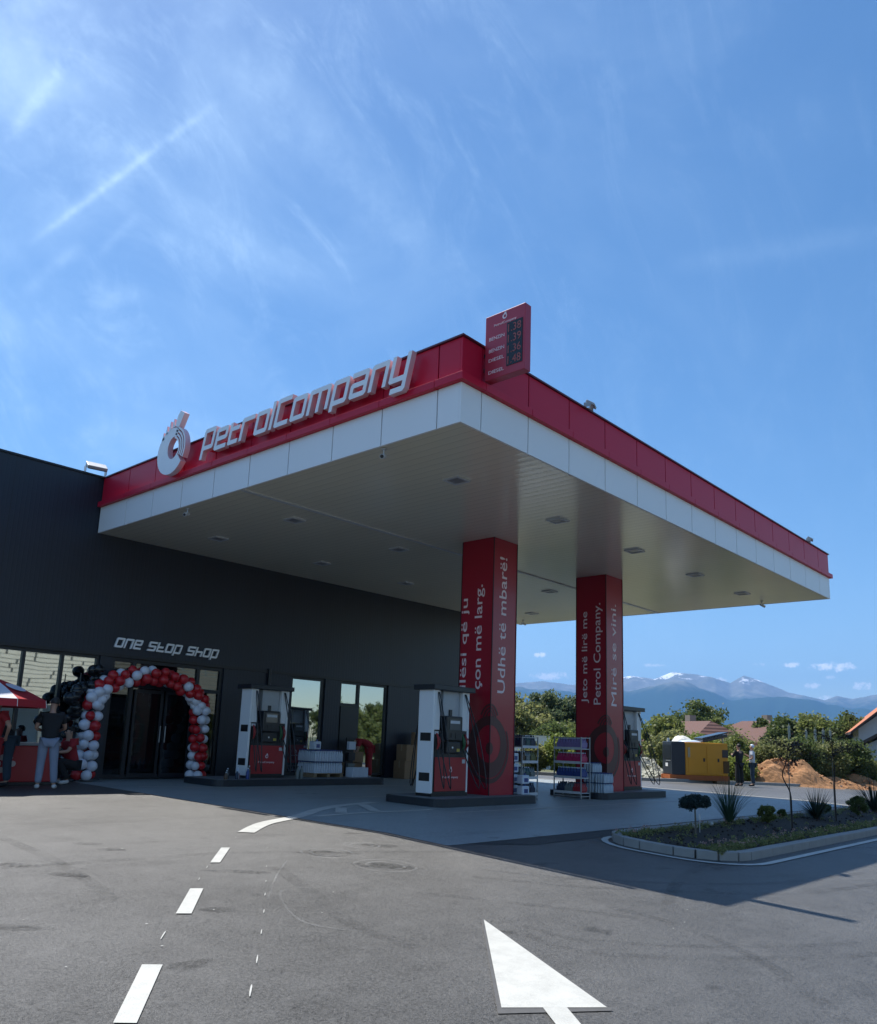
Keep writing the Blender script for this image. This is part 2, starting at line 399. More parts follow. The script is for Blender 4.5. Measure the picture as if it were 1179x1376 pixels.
tag(mb.build('lane_lines', M_paint, recalc=False), kind='structure')
mb = MB()
tip = Vector((-2.77, -2.86)); bl = Vector((-4.32, -4.24)); br = Vector((-3.78, -4.62)); bm_ = (bl+br)/2; dd = (bm_-tip).normalized(); nn = Vector((-dd.y, dd.x))
sheet(mb, [tuple(bl), tuple(br), tuple(tip)], DZ)
a_ = bm_+dd*-.004; sheet(mb, [tuple(a_+nn*.075-dd*.0), tuple(a_-nn*.075), tuple(a_-nn*.075+dd*2.4), tuple(a_+nn*.075+dd*2.4)][::-1], DZ)
tag(mb.build('direction_arrow', M_paint, recalc=False), kind='structure')
mb = MB()   # grey masking halo left round the arrow
c_ = (tip+bl+br)/3
def grow(p, k): return p+(p-c_).normalized()*k
sheet(mb, [tuple(grow(bl, .10)), tuple(grow(br, .05)), tuple(grow(tip, .10))], DZ-.003)
tag(mb.build('arrow_primer', M('arrow primer', (.085, .085, .085), .8, 0, .3, 20), recalc=False), kind='structure')
mb = MB()
rg = random.Random(3)
for (x, y, sz) in ((-1.42, 2.03, 0.018), (-2.4, 0.66, 0.02), (-3.06, -0.23, 0.022), (-3.49, -0.81, 0.024), (-3.82, -1.25, 0.028), (-4.18, -1.73, 0.032), (-4.55, -2.21, 0.036), (-4.95, -2.72, 0.042), (-5.33, -3.19, 0.05), (-5.17, -1.92, 0.05), (-3.98, -0.45, 0.03), (-3.62, -0.01, 0.03), (-2.26, 1.5, 0.03)):
    d_ = Vector((.62, .78)); n_ = Vector((-.78, .62))
    p_ = Vector((x, y)); L_ = sz*1.9
    pol = []
    for k in range(7):
        t = 2*math.pi*k/7; rr = rg.uniform(.7, 1.0); pol.append(tuple(p_+d_*math.cos(t)*L_*rr*1.25+n_*math.sin(t)*sz*.13*rr))
    sheet(mb, pol, DZ)
for k in range(26):
    x = rg.uniform(-7, 3); y = rg.uniform(-4, 1.5); s_ = rg.uniform(.003, .009)
    sheet(mb, [(x-s_*2, y), (x, y-s_), (x+s_*2, y+s_*.3), (x, y+s_)], DZ)
tag(mb.build('paint_flecks', M_paint, recalc=False), kind='structure')
# tyre marks, scuffs and patches
mb = MB()
def arc(cx, cy, r, a0, a1, n=18): return [(cx+r*math.cos(R(a0+(a1-a0)*k/n)), cy+r*math.sin(R(a0+(a1-a0)*k/n))) for k in range(n+1)]
for pts, w in ((smooth_curve([(-1.29, -3.27), (-1.32, -3.8), (-1.69, -4.62), (-2.1, -5.1), (-2.74, -5.67)], 5), .13), (smooth_curve([(-2.81, -3.31), (-2.88, -3.74), (-2.6, -4.14), (-1.87, -4.69), (-.69, -5.31), (1.5, -5.9)], 5), .11),
        (smooth_curve([(-2.6, -3.15), (-2.6, -3.55), (-2.3, -3.95), (-1.6, -4.5), (-.4, -5.1), (1.5, -5.5)], 5), .09), (smooth_curve([(-2.98, -.27), (-3.4, -1.38), (-3.79, -2.33), (-3.86, -3.12)], 5), .16), (smooth_curve([(-4.58, 2.73), (-4.71, 1.21), (-4.86, -.11), (-5.0, -.81)], 5), .14),
        (smooth_curve([(-2.52, -1.85), (-1.97, -2.65), (-1.44, -3.58)], 5), .12), (smooth_curve([(-1.4, -1.6), (-.6, -2.6), (1.2, -3.9), (3.5, -4.4)], 5), .13), (smooth_curve([(-1.0, -1.4), (-.2, -2.4), (1.5, -3.5), (4, -4.0)], 5), .11), (arc(3.5, -12, 9.5, 118, 60), .13), ([(-6.5, .8), (-3, .6), (0, -.6)], .12)):
    ribbon(mb, pts, w, .006)
tag(mb.build('tyre_marks', M_tyre, recalc=False), kind='structure')
mb = MB()
for x, y, a, b in ((-4.45, -1.5, .18, .10), (-3.44, -.34, .42, .08), (-1.96, .11, .42, .2), (-1.86, -.75, .42, .2), (-.95, .23, .3, .14), (-4.01, 1.81, .22, .12), (-3.98, 1.28, .2, .1), (-5.15, .83, .2, .1), (-4.89, .22, .2, .1), (-5.95, -1.22, .28, .1), (-2.9, -3.2, .12, .05)):
    pol = []
    for k in range(14):
        t = 2*math.pi*k/14; rr = rg.uniform(.7, 1.1); pol.append((x+a*.74*math.cos(t)*rr+.2*b*math.sin(t), y-a*.5*math.cos(t)*rr+b*math.sin(t)*rr))
    sheet(mb, pol, .007)
tag(mb.build('asphalt_patches', M_dampm, recalc=False), kind='structure')
mb = MB()
for cx, cy, r0 in ((-1.96, .11, .30), (-1.86, -.75, .34), (-1.2, .35, .22)):
    for rr_ in (r0, r0*.62): ribbon(mb, [(cx+rr_*math.cos(k*.3307), cy+rr_*math.sin(k*.3307)) for k in range(20)], .035, .0085)
tag(mb.build('rough_ring_patches', M_scuff, recalc=False), kind='structure')
mb = MB()
for pts in ([(-3.1, -1.3), (-3.6, -1.2), (-4.1, -2.1), (-3.9, -2.6)], [(-2.6, 0), (-3.2, -.6), (-3.9, -1.4)], [(-8, 3), (-6.5, 1.2), (-6.2, 0)], [(1, -2.4), (3, -4), (5, -4.5)]):
    ribbon(mb, smooth_curve(pts, 6), .02, .008)
tag(mb.build('scuff_lines', M_scuff, recalc=False), kind='structure')
# asphalt strip of its own tone next to the slab and planter (edge joint)
ground_obj('asphalt_edge_strip', [[(1.2, -.55), (17.0, -.55), (17.0, -.13), (.3, -.13)]], .004, M_edge)
# ------------------------------------------------------------------ kerbs
def kerb(name, pts, closed, w=.14, h=.13, seg=.6):
    P = [Vector(p) for p in pts]
    if closed: P.append(P[0])
    mb = MB(); acc = []
    for a, b in zip(P[:-1], P[1:]):
        n = max(1, round((b-a).length/seg)); acc += [a+(b-a)*k/n for k in range(n)]
    acc.append(P[-1])
    for a, b in zip(acc[:-1], acc[1:]):
        t = (b-a).normalized(); nn = Vector((-t.y, t.x)); g_ = .0022
        a2 = a+t*g_; b2 = b-t*g_
        q = [a2+nn*w/2, a2-nn*w/2, b2-nn*w/2, b2+nn*w/2]; jz = random.uniform(-.003, .003)
        vs = [(p.x, p.y, G(p.x, p.y)-.1) for p in q]+[(p.x, p.y, G(p.x, p.y)+h+jz) for p in q]
        mb.add(vs, [(0, 1, 2, 3), (4, 5, 6, 7), (0, 1, 5, 4), (1, 2, 6, 5), (2, 3, 7, 6), (3, 0, 4, 7)])
    return tag(mb.build(name, M_kerb, bevel=.006), kind='structure')
def rrect(x0, y0, x1, y1, r, n=6):
    out = []
    for cx, cy, a in ((x1-r, y1-r, 0), (x0+r, y1-r, 90), (x0+r, y0+r, 180), (x1-r, y0+r, 270)):
        out += [(cx+r*math.cos(R(a+90*k/n)), cy+r*math.sin(R(a+90*k/n))) for k in range(n+1)]
    return out
PL = rrect(2.62, -2.66, 24, -.72, .72, 4)
kerb('planter_kerb', PL, True, .15, .115, .8)
ground_obj('planting_bed', [rrect(2.66, -2.62, 23.96, -.76, .68, 4)], .085, M_soil)
mb = MB(); wl = rrect(2.30, -2.98, 24.3, -.60, .95); wl = wl[7:22]
ribbon(mb, wl+[(24, -2.98)], .1, DZ); tag(mb.build('planter_edge_line', M_paint, recalc=False), kind='structure')
kerb('far_kerb', FARK, False, .16, .13, 1.0)
# ------------------------------------------------------------------ shop building
LA = 11.455
bld = T('shop_building', 'long anthracite clad shop building behind the canopy with a row of dark windows', 'building', (0, LA, .48))
Z0 = .48
def z(v): return v-Z0
OPEN = [(-26, .45), (.75, 3.85), (6.12, 7.38), (7.98, 10.02)]
mb = MB(); TOP = 3.36
mb.bb(-30, 0, z(TOP), 15, .25, z(7.62))
xs = [-30]+[v for o_ in OPEN for v in o_]+[15]
for i in range(0, len(xs), 2): mb.bb(xs[i], 0, -.2, xs[i+1], .25, z(TOP))
mb.bb(-30, .25, -.2, -29.75, 15, z(7.62)); mb.bb(14.75, .25, -.2, 15, 15, z(7.62)); mb.bb(-30, 14.75, -.2, 15, 15, z(7.62))
mw = bpy.data.materials.new('ribbed anthracite cladding'); mw.use_nodes = True; nt = mw.node_tree; b = nt.nodes['Principled BSDF']
tc = nt.nodes.new('ShaderNodeTexCoord'); vv = tc.outputs['Object']; sx = nt.nodes.new('ShaderNodeSeparateXYZ'); nt.links.new(vv, sx.inputs[0])
xx = N(nt, sx.outputs[0]); rib = (xx*(1/.1))._m('FRACT'); rib = (rib-.5).ab().ss(.30, .5)
seam = ((xx*(1/1.0))._m('FRACT')-.5).ab().ss(.488, .497)
nz = noise(nt, vv, 1.2, 4, .6, (1, 1, .25)); pan = noise(nt, vv, .9, 0, 0, (1, 0, 0)); kk = (nz*.5+.55+pan*.4)*(seam*-.6+1)
cc = nt.nodes.new('ShaderNodeCombineXYZ')
for i, t in enumerate((.0085, .0135, .026)): nt.links.new((kk*t).k, cc.inputs[i])
nt.links.new(cc.outputs[0], b.inputs['Base Color']); b.inputs['Roughness'].default_value = .42
bp = nt.nodes.new('ShaderNodeBump'); bp.inputs['Strength'].default_value = .22; bp.inputs['Distance'].default_value = .008; nt.links.new((rib-seam*2).k, bp.inputs['Height']); nt.links.new(bp.outputs[0], b.inputs['Normal'])
mb.build('wall', mw, bld)
MB().bb(-30.05, -.04, z(7.62), 15.05, .3, z(7.665)).bb(-30.05, .3, z(7.62), -29.7, 15.05, z(7.665)).bb(14.7, .3, z(7.62), 15.05, 15.05, z(7.665)).build('parapet_coping', M_frame, bld)
MB().bb(-29.7, .3, z(7.2), 14.7, 14.7, z(7.3)).build('roof', M_gray, bld)
MB().bb(-30, -.035, z(3.36), 14.95, -.002, z(3.43)).build('lintel_trim', M_frame, bld)
MB().bb(-29.7, .3, -.1, 14.7, 14.7, .03).build('floor', M('shop floor tiles', (.14, .14, .14), .3), bld)
MB().bb(-29.7, .3, z(3.7), 14.7, 14.7, z(3.8)).build('ceiling', M('shop ceiling', (.2, .2, .2), .8), bld)
MB().bb(-29.7, 7.2, .05, 14.7, 7.3, z(3.68)).build('back_wall', M('shop back wall', (.07, .07, .075), .8), bld)
def window(x0, x1, z0, z1, mull=(), trans=(), gl=None, t=.07):
    mb = MB(); y0, y1 = .05, .16
    mb.bb(x0, y0, z0, x0+t, y1, z1).bb(x1-t, y0, z0, x1, y1, z1).bb(x0+t, y0, z1-t, x1-t, y1, z1).bb(x0+t, y0, z0, x1-t, y1, z0+t)
    for m in mull: mb.bb(m-t/2, y0-.004, z0+t, m+t/2, y1, z1-t)
    for (a, b_, zz) in trans: mb.bb(a, y0-.002, zz-t/2, b_, y1-.002, zz+t/2)
    w_ = mb.build('window', M_frame, bld)
    MB().bb(x0+t, .10, z0+t, x1-t, .106, z1-t).build('pane', gl or M_glass, w_)
    return w_
window(-26, .45, .06, z(3.36), [x*.85-.41 for x in range(0, -30, -1) if x*.85-.41 > -25.9], [])
# reveal strip beside glazing
w_ = window(.75, 3.85, .03, z(3.36), [1.33, 3.12], [(.82, 3.78, z(2.72))], gl=glassmat('clear door glass', (.30, .33, .34), .03), t=.09)
dr = MB()
for a, b_ in ((1.42, 2.19), (2.25, 3.02)):
    dr.bb(a, .02, .06, a+.06, .045, z(2.64)).bb(b_-.06, .02, .06, b_, .045, z(2.64)).bb(a+.06, .02, .06, b_-.06, .045, .16).bb(a+.06, .02, z(2.56), b_-.06, .045, z(2.64))
do = dr.build('door', M_frame, bld)
MB().tube([(2.15, -.03, .9), (2.15, -.03, 1.3)], .014).tube([(2.29, -.03, .9), (2.29, -.03, 1.3)], .014).build('handle', M_gray, do)
window(6.12, 7.38, .08, z(3.36), [], [], t=.08)
window(7.98, 10.02, .06, z(3.36), [8.78], [(8.05, 8.74, z(2.65))], t=.08)
# open doorway leaf, black opening beneath transom
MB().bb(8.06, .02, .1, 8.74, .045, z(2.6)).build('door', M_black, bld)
# downpipe / service box on the far wall
MB().tube([(5.3, -.05, -.1), (5.3, -.05, 3)], .045).build('downpipe', M_frame, bld)

# ---- glyph lettering
GL = {'P': ["#####", "#...#", "#...#", "#...#", "#####", "#....", "#...."], 'e': ["#####", "#...#", "#####", "#....", "#####"], 't': ["#...", "####", "#...", "#...", "####"],
      'r': ["#####", "#....", "#....", "#....", "#...."], 'o': ["#####", "#...#", "#...#", "#...#", "#####"], 'l': ["#", "#", "#", "#", "#"], 'C': ["#####", "#....", "#....", "#....", "#....", "#####"],
      'm': ["#######", "#..#..#", "#..#..#", "#..#..#", "#..#..#"], 'p': ["#####", "#...#", "#...#", "#...#", "#####", "#...."], 'a': ["#####", "....#", "#####", "#...#", "#####"],
      'n': ["#####", "#...#", "#...#", "#...#", "#...#"], 'y': ["#...#", "#...#", "#...#", "#...#", "#####", "....#", ".####"], 's': ["#####", "#....", "#####", "....#", "#####"],
      'h': ["#....", "#....", "#####", "#...#", "#...#"], 'N': ["#####", "#...#", "#...#", "#...#", "#...#"], ' ': ["..."]}
GL['u'] = ["#...#", "#...#", "#...#", "#...#", "#####"]; GL['T'] = ["#....", "#....", "####.", "#....", "#####"]
def glyphs(word, org, xd, ud, nd, cw, ch, depth, shear=.22, gap=1.1, asc=None):
    mb = MB(); cx = 0.0; org = Vector(org); xd = Vector(xd); ud = Vector(ud); nd = Vector(nd)
    def fn(a, b_, d): return org+xd*(a*cw+b_*ch*shear)+ud*(b_*ch)+nd*d
    spans = []
    for ch_ in word:
        g_ = GL[ch_]; rows = len(g_); wd = len(g_[0]); up = asc.get(ch_, 0) if asc else 0
        top = 5+up
        cells = {(c, top-1-r) for r, row in enumerate(g_) for c, k in enumerate(row) if k == '#'}
        if up: cells |= {(0, 4-k) for k in range(5)}
        for (c, r) in cells:
            L_, R_, U_, D_ = ((c-1, r) in cells, (c+1, r) in cells, (c, r+1) in cells, (c, r-1) in cells)
            k = .45; x0, y0 = cx+c, r
            pts = []
            def cor(px, py, cut, p1, p2):
                if cut: pts.append((p1, False)); pts.append((p2, True))
                else: pts.append(((px, py), False))
            # ccw from lower-left ; flag marks start of the edge leaving it
            cor(x0, y0, not L_ and not D_ and R_ and U_, (x0, y0+k), (x0+k, y0))
            cor(x0+1, y0, not R_ and not D_ and L_ and U_, (x0+1-k, y0), (x0+1, y0+k))
            cor(x0+1, y0+1, not R_ and not U_ and L_ and D_, (x0+1, y0+1-k), (x0+1-k, y0+1))
            cor(x0, y0+1, not L_ and not U_ and R_ and D_, (x0+k, y0+1), (x0, y0+1-k))
            poly = [p for p, _ in pts]; n = len(poly)
            vs = [fn(a, b_, 0) for a, b_ in poly]+[fn(a, b_, depth) for a, b_ in poly]
            mb.add(vs, [tuple(range(n, 2*n))], 0); mb.add(vs, [tuple(range(n))[::-1]], 1)
            for i in range(n):
                (ax, ay), (bx, by) = poly[i], poly[(i+1) % n]
                sh = False
                if ax == bx == x0 and L_: sh = True
                if ax == bx == x0+1 and R_: sh = True
                if ay == by == y0 and D_: sh = True
                if ay == by == y0+1 and U_: sh = True
                if not sh: mb.add([vs[i], vs[(i+1) % n], vs[n+(i+1) % n], vs[n+i]], [(0, 1, 2, 3)], 1)
        spans.append((cx, cx+wd)); cx += wd+gap
    return mb, cx-gap
def emblem(mb, org, xd, ud, nd, s, depth, back=True):
    """ring emblem with curved stripes and a crest; s = overall radius"""
    org = Vector(org); xd = Vector(xd); ud = Vector(ud); nd = Vector(nd)
    def fn(a, b_, d): return org+xd*(a*s)+ud*(b_*s)+nd*d
    def strip(o_, i_, closed, d0, d1, mi=0):
        n = len(o_); m = n if closed else n-1
        for k in range(m):
            a, b_ = k, (k+1) % n
            F = [fn(*o_[a], d1), fn(*o_[b_], d1), fn(*i_[b_], d1), fn(*i_[a], d1)]; B = [fn(*o_[a], d0), fn(*o_[b_], d0), fn(*i_[b_], d0), fn(*i_[a], d0)]
            mb.add(F, [(0, 1, 2, 3)], mi); mb.add(B, [(3, 2, 1, 0)], mi)
            mb.add([B[0], B[1], F[1], F[0]], [(0, 1, 2, 3)], 1); mb.add([B[3], B[2], F[2], F[3]], [(0, 1, 2, 3)], 1)
        if not closed:
            for k in (0, n-1): mb.add([fn(*o_[k], d0), fn(*i_[k], d0), fn(*i_[k], d1), fn(*o_[k], d1)], [(0, 1, 2, 3)], 1)
    n = 40
    O_ = [(.98*math.cos(2*math.pi*k/n), .92*math.sin(2*math.pi*k/n)) for k in range(n)]
    I_ = [(.14+.38*math.cos(2*math.pi*k/n), .10+.44*math.sin(2*math.pi*k/n)) for k in range(n)]
    # opening at the upper right third is filled with separate stripes
    k0, k1 = 5, 36
    idx = list(range(k0+2, k1+1)); strip([O_[k] for k in idx], [I_[k] for k in idx], False, 0, depth)
    for j in range(4):
        r0 = .47+.135*j
        o_ = [(.06+(r0+.075)*math.cos(R(a)), .04+(r0+.075)*math.sin(R(a))*.95) for a in range(-30, 76, 7)]; i_ = [(.06+r0*math.cos(R(a)), .04+r0*math.sin(R(a))*.95) for a in range(-30, 76, 7)]
        strip(o_, i_, False, 0, depth)
    for j, (x, y, w, h) in enumerate(((-.78, .56, .2, .32), (-.56, .76, .2, .34), (-.32, .88, .2, .36), (-.08, .93, .2, .36))):
        mb.prism([(x, y), (x+w, y+.02), (x+w*.55, y+h)], fn, 0, depth, 0, 1)
    mb.prism([(.14, .97), (.42, .86), (.74, 1.36), (.46, 1.52), (.28, 1.36)], fn, 0, depth, 0, 1)
    return mb
def drop(mb, org, xd, ud, nd, s, depth=.004):
    org = Vector(org); xd = Vector(xd); ud = Vector(ud); nd = Vector(nd)
    def fn(a, b_, d): return org+xd*(a*s)+ud*(b_*s)+nd*d
    n = 20; O_ = []; I_ = []
    for k in range(n):
        t = 2*math.pi*k/n; O_.append((.8*math.cos(t), .8*math.sin(t)+(.55 if 3 <= k <= 5 else 0))); I_.append((.1+.42*math.cos(t), .45*math.sin(t)))
    for k in range(n):
        a, b_ = k, (k+1) % n
        mb.add([fn(*O_[a], depth), fn(*O_[b_], depth), fn(*I_[b_], depth), fn(*I_[a], depth)], [(0, 1, 2, 3)], 0)
    return mb
mb, wd = glyphs('oNe sTop shop', (0, 0, 0), (1, 0, 0), (0, 0, 1), (0, -1, 0), .0408, .048, .05, .30, .7)
t = T('shop_sign', 'small white square lettering reading one stop shop above the entrance', 'sign', (.72, LA-.01, 3.59))
mb.build('lettering', [M_letter, M_lgray], t, recalc=False)
# ------------------------------------------------------------------ canopy
LB = 17.08; z1, z2, z3 = 6.25, 6.88, 7.635
can = T('station_canopy', 'big flat petrol station canopy with white and red fascia bands', 'canopy', (0, 0, z1))
def fascia(name, za, zb_, mat, proud=0.0, gap=.022, th=.04, shift=0):
    mb = MB(); sm = [0]+[.475+1.205*k for k in range(14)]
    def segs(L): 
        s_ = [v for v in sm if v < L-.25]+[L]; return list(zip(s_[:-1], s_[1:]))
    for a, b_ in segs(LB): mb.bb(a+(gap/2 if a else -proud), -proud, za-z1, b_-(gap/2 if b_ < LB else -proud), th-proud, zb_-z1)
    for a, b_ in segs(LA-.03): mb.bb(-proud, max(a+gap/2, th-proud+.001), za-z1, th-proud, b_-gap/2, zb_-z1)
    mb.bb(LB-th+proud, th-proud+.001, za-z1, LB+proud, LA, zb_-z1)
    mb.bb(15.06, LA-.04, za-z1, LB-th+proud-.002, LA, zb_-z1)
    return mb.build(name, mat, can, bevel=.004)
fascia('white_fascia', z1+.0, z2, M_white)
fascia('red_fascia', z2+.125, z3-.03, M_red)
fascia('red_ledge', z2+.003, z2+.122, M_red, .085, .008, .12)
mb = MB().bb(-.035, -.035, z3-.028-z1, LB+.035, .1, z3-z1).bb(-.035, .102, z3-.028-z1, .1, LA-.01, z3-z1).bb(LB-.1, .102, z3-.028-z1, LB+.035, LA+.03, z3-z1).bb(15.07, LA-.1, z3-.028-z1, LB-.102, LA+.03, z3-z1)
mb.build('coping', M('dark red coping', (.09, .01, .02), .4), can)
MB().bb(.045, .045, .03, LB-.045, .055, z3-.04-z1).bb(.045, .056, .03, .055, LA-.02, z3-.04-z1).build('fascia_backing', M_black, can)
MB().bb(.06, .06, 1.0, LB-.06, LA-.02, 1.08).build('roof_deck', M_gray, can)
# soffit of long tongue-and-groove metal planks
ms = bpy.data.materials.new('glossy soffit planks'); ms.use_nodes = True; nt = ms.node_tree; b = nt.nodes['Principled BSDF']
tc = nt.nodes.new('ShaderNodeTexCoord'); vv = tc.outputs['Object']; sx = nt.nodes.new('ShaderNodeSeparateXYZ'); nt.links.new(vv, sx.inputs[0])
xx = N(nt, sx.outputs[0]); fr = (xx*(1/.2))._m('FRACT'); gr = (fr-.5).ab().ss(.46, .5)
nz = noise(nt, vv, 1.0, 3, .5, (.8, .25, 1)); n2 = noise(nt, vv, 2.6, 3, .6, (2.2, .35, 1))
cc = nt.nodes.new('ShaderNodeCombineXYZ'); kk = (nz*.14+.92)*(gr*-.35+1)
for i, t_ in enumerate((.93, .88, .70)): nt.links.new((kk*t_).k, cc.inputs[i])
nt.links.new(cc.outputs[0], b.inputs['Base Color']); b.inputs['Roughness'].default_value = .17; b.inputs['Specular IOR Level'].default_value = .7; b.inputs['IOR'].default_value = 1.9
bp = nt.nodes.new('ShaderNodeBump'); bp.inputs['Strength'].default_value = .35; bp.inputs['Distance'].default_value = .012
bow = (fr-.5)*(fr-.5)*1.2
nt.links.new((n2*.55+bow-gr*.3).k, bp.inputs['Height']); nt.links.new(bp.outputs[0], b.inputs['Normal'])
MB().bb(.03, .03, .012, LB-.03, LA-.005, .03).build('soffit', ms, can)
MB().bb(.05, 5.51, -.012, LB-.05, 5.59, .011).build('soffit_joint_strip', M_lgray, can)
lt0 = None
POS = ['near front corner', 'second from near end', 'third from near end', 'fourth from near end', 'far front end']
for j, (yy, rown) in enumerate(((1.81, 'front'), (6.46, 'middle'), (9.39, 'wall side'))):
    for i, x in enumerate((2.02, 5.25, 8.5, 11.78, 14.95)):
        if lt0 is None:
            lt0 = T('canopy_light', '', 'ceiling light', (x, yy, z1), 0, 'square lights recessed in the canopy ceiling')
            m_ = MB(); a_ = .18
            m_.bb(-a_, -a_, -.02, a_, -a_+.05, .014).bb(-a_, a_-.05, -.02, a_, a_, .014).bb(-a_, -a_+.05, -.02, -a_+.05, a_-.05, .014).bb(a_-.05, -a_+.05, -.02, a_, a_-.05, .014)
            m_.build('frame', M_lgray, lt0)
            MB().bb(-a_+.05, -a_+.05, -.008, a_-.05, a_-.05, .0).build('diffuser', M('switched off lens', (.3, .3, .31), .3), lt0)
            o = lt0
        else: o = dup(lt0, (x, yy, z1))
        o['label'] = 'unlit square ceiling light, %s of the five in the %s row' % (('nearest', 'second nearest', 'middle', 'second farthest', 'farthest')[i], rown)
# brand lettering on the fascia facing the drive
mb, wd = glyphs('PetrolCompany', (0, 0, 0), (0, -1, 0), (0, 0, 1), (-1, 0, 0), .0812, .088, .10, .25, .80, {'l': 1, 'P': 1, 'C': 1})
sg = T('fascia_sign', 'large white block letters spelling PetrolCompany on the red fascia', 'sign', (-.10, 6.78, 7.13))
mb.build('lettering', [M_letter, M_letter_side], sg, recalc=False)
MB().bb(.02, -5.7, .1, .09, -.15, .13).build('fixing_rail', M_red, sg)
em = T('emblem_sign', 'white round striped emblem with a crest rising over the fascia edge', 'sign', (-.12, 7.9, 7.47))
emblem(MB(), (0, 0, 0), (0, -1, 0), (0, 0, 1), (-1, 0, 0), .56, .12).build('emblem_relief', [M_letter, M_letter_side], em, recalc=False)
# price blade
ps = T('price_sign', 'red blade price board standing out from the canopy corner', 'price sign', (.54, 0, 7.03))
MB().bb(-.075, -.80, 0, .075, -.05, 1.06).build('board', M('price board red', (.42, .035, .065), .4), ps, bevel=.008)
for q in (.18, .42): MB().bb(-.04, -.05, q, .04, 0, q+.06).build('bracket', M_dark, ps)
for s_ in (1,):
    MB().bb(-.084, -.76, .13, -.076, -.47, .83).build('display', M('price display black', (.008, .006, .006), .25), ps)
    M_seg = M('dim price digits', (.40, .09, .08), .5)
    for k, (w_, p_) in enumerate((('DIESEL', '1.48'), ('DIESEL', '1.36'), ('BENZIN', '1.39'), ('BENZIN', '1.38'))):
        text('fuel_name', w_, M_txt, ps, (-.0765, -.13, .09+.175*k+(.02 if k % 2 else 0)), (0, -1, 0), (0, 0, 1), .29, .055)
        text('price_digits', p_, M_seg, ps, (-.0845, -.495, .155+.172*k), (0, -1, 0), (0, 0, 1), .24, .125)
    text('brand_text', 'PetrolCompany', M_txt, ps, (-.0765, -.22, .85), (0, -1, 0), (0, 0, 1), .42, .05)
    drop(MB(), (-.0765, -.42, .965), (0, -1, 0), (0, 0, 1), (-1, 0, 0), .055).build('emblem', M_txt, ps, recalc=False)
# flood lights and cctv
def flood(loc, rz, label, s=1.0):
    t = T('flood_light', label, 'flood light', loc, rz, 'flood lights along the roof edges')
    MB().obox((0, -.12*s, .11*s), .30*s, .22*s, .06*s, (R(32), 0, 0)).build('housing', M_gray, t, bevel=.008)
    MB().obox((0, -.135*s, .075*s), .26*s, .18*s, .01*s, (R(32), 0, 0)).build('lens', M_dark, t)
    MB().bb(-.14*s, -.02, 0, .14*s, .02, .015).build('bracket', M_gray, t)
    for q in (-1, 1): MB().bb(q*.152*s, -.14*s, .0, q*.16*s, .02, .11*s).build('bracket_arm', M_gray, t)
flood((3.47, .02, z3), R(20), 'grey flood light on the long red fascia edge beside the price board', .75)
flood((15.28, .02, z3), R(20), 'small flood light near the far end of the long red fascia', .75)
flood((-.22, LA+.05, 7.665), R(-12), 'large flood light at the building roof edge where the canopy meets', 1.5)
def cctv(loc, rz, label):
    t = T('security_camera', label, 'camera', loc, rz, 'security cameras hanging from the canopy edge')
    MB().lathe([(.045, -.02), (.045, 0)], 12).tube([(0, 0, -.02), (0, 0, -.09), (0, -.03, -.12)], .014).build('mount', M_lgray, t)
    MB().tube([(0, .06, -.11), (0, -.10, -.165)], [.034, .04], 12).build('housing', M_lgray, t)
    MB().tube([(0, -.1005, -.1652), (0, -.106, -.167)], .03, 12).build('lens', M_black, t)
cctv((.12, 1.72, z1), R(-60), 'white security camera under the canopy edge below the last letters')
cctv((.12, 7.61, z1), R(-60), 'white security camera under the canopy edge below the round emblem')
cctv((16.1, 10.6, z1), R(60), 'security camera under the far back edge of the canopy')
cctv((16.45, 1.8, z1), R(60), 'security camera under the canopy at its farthest right corner')
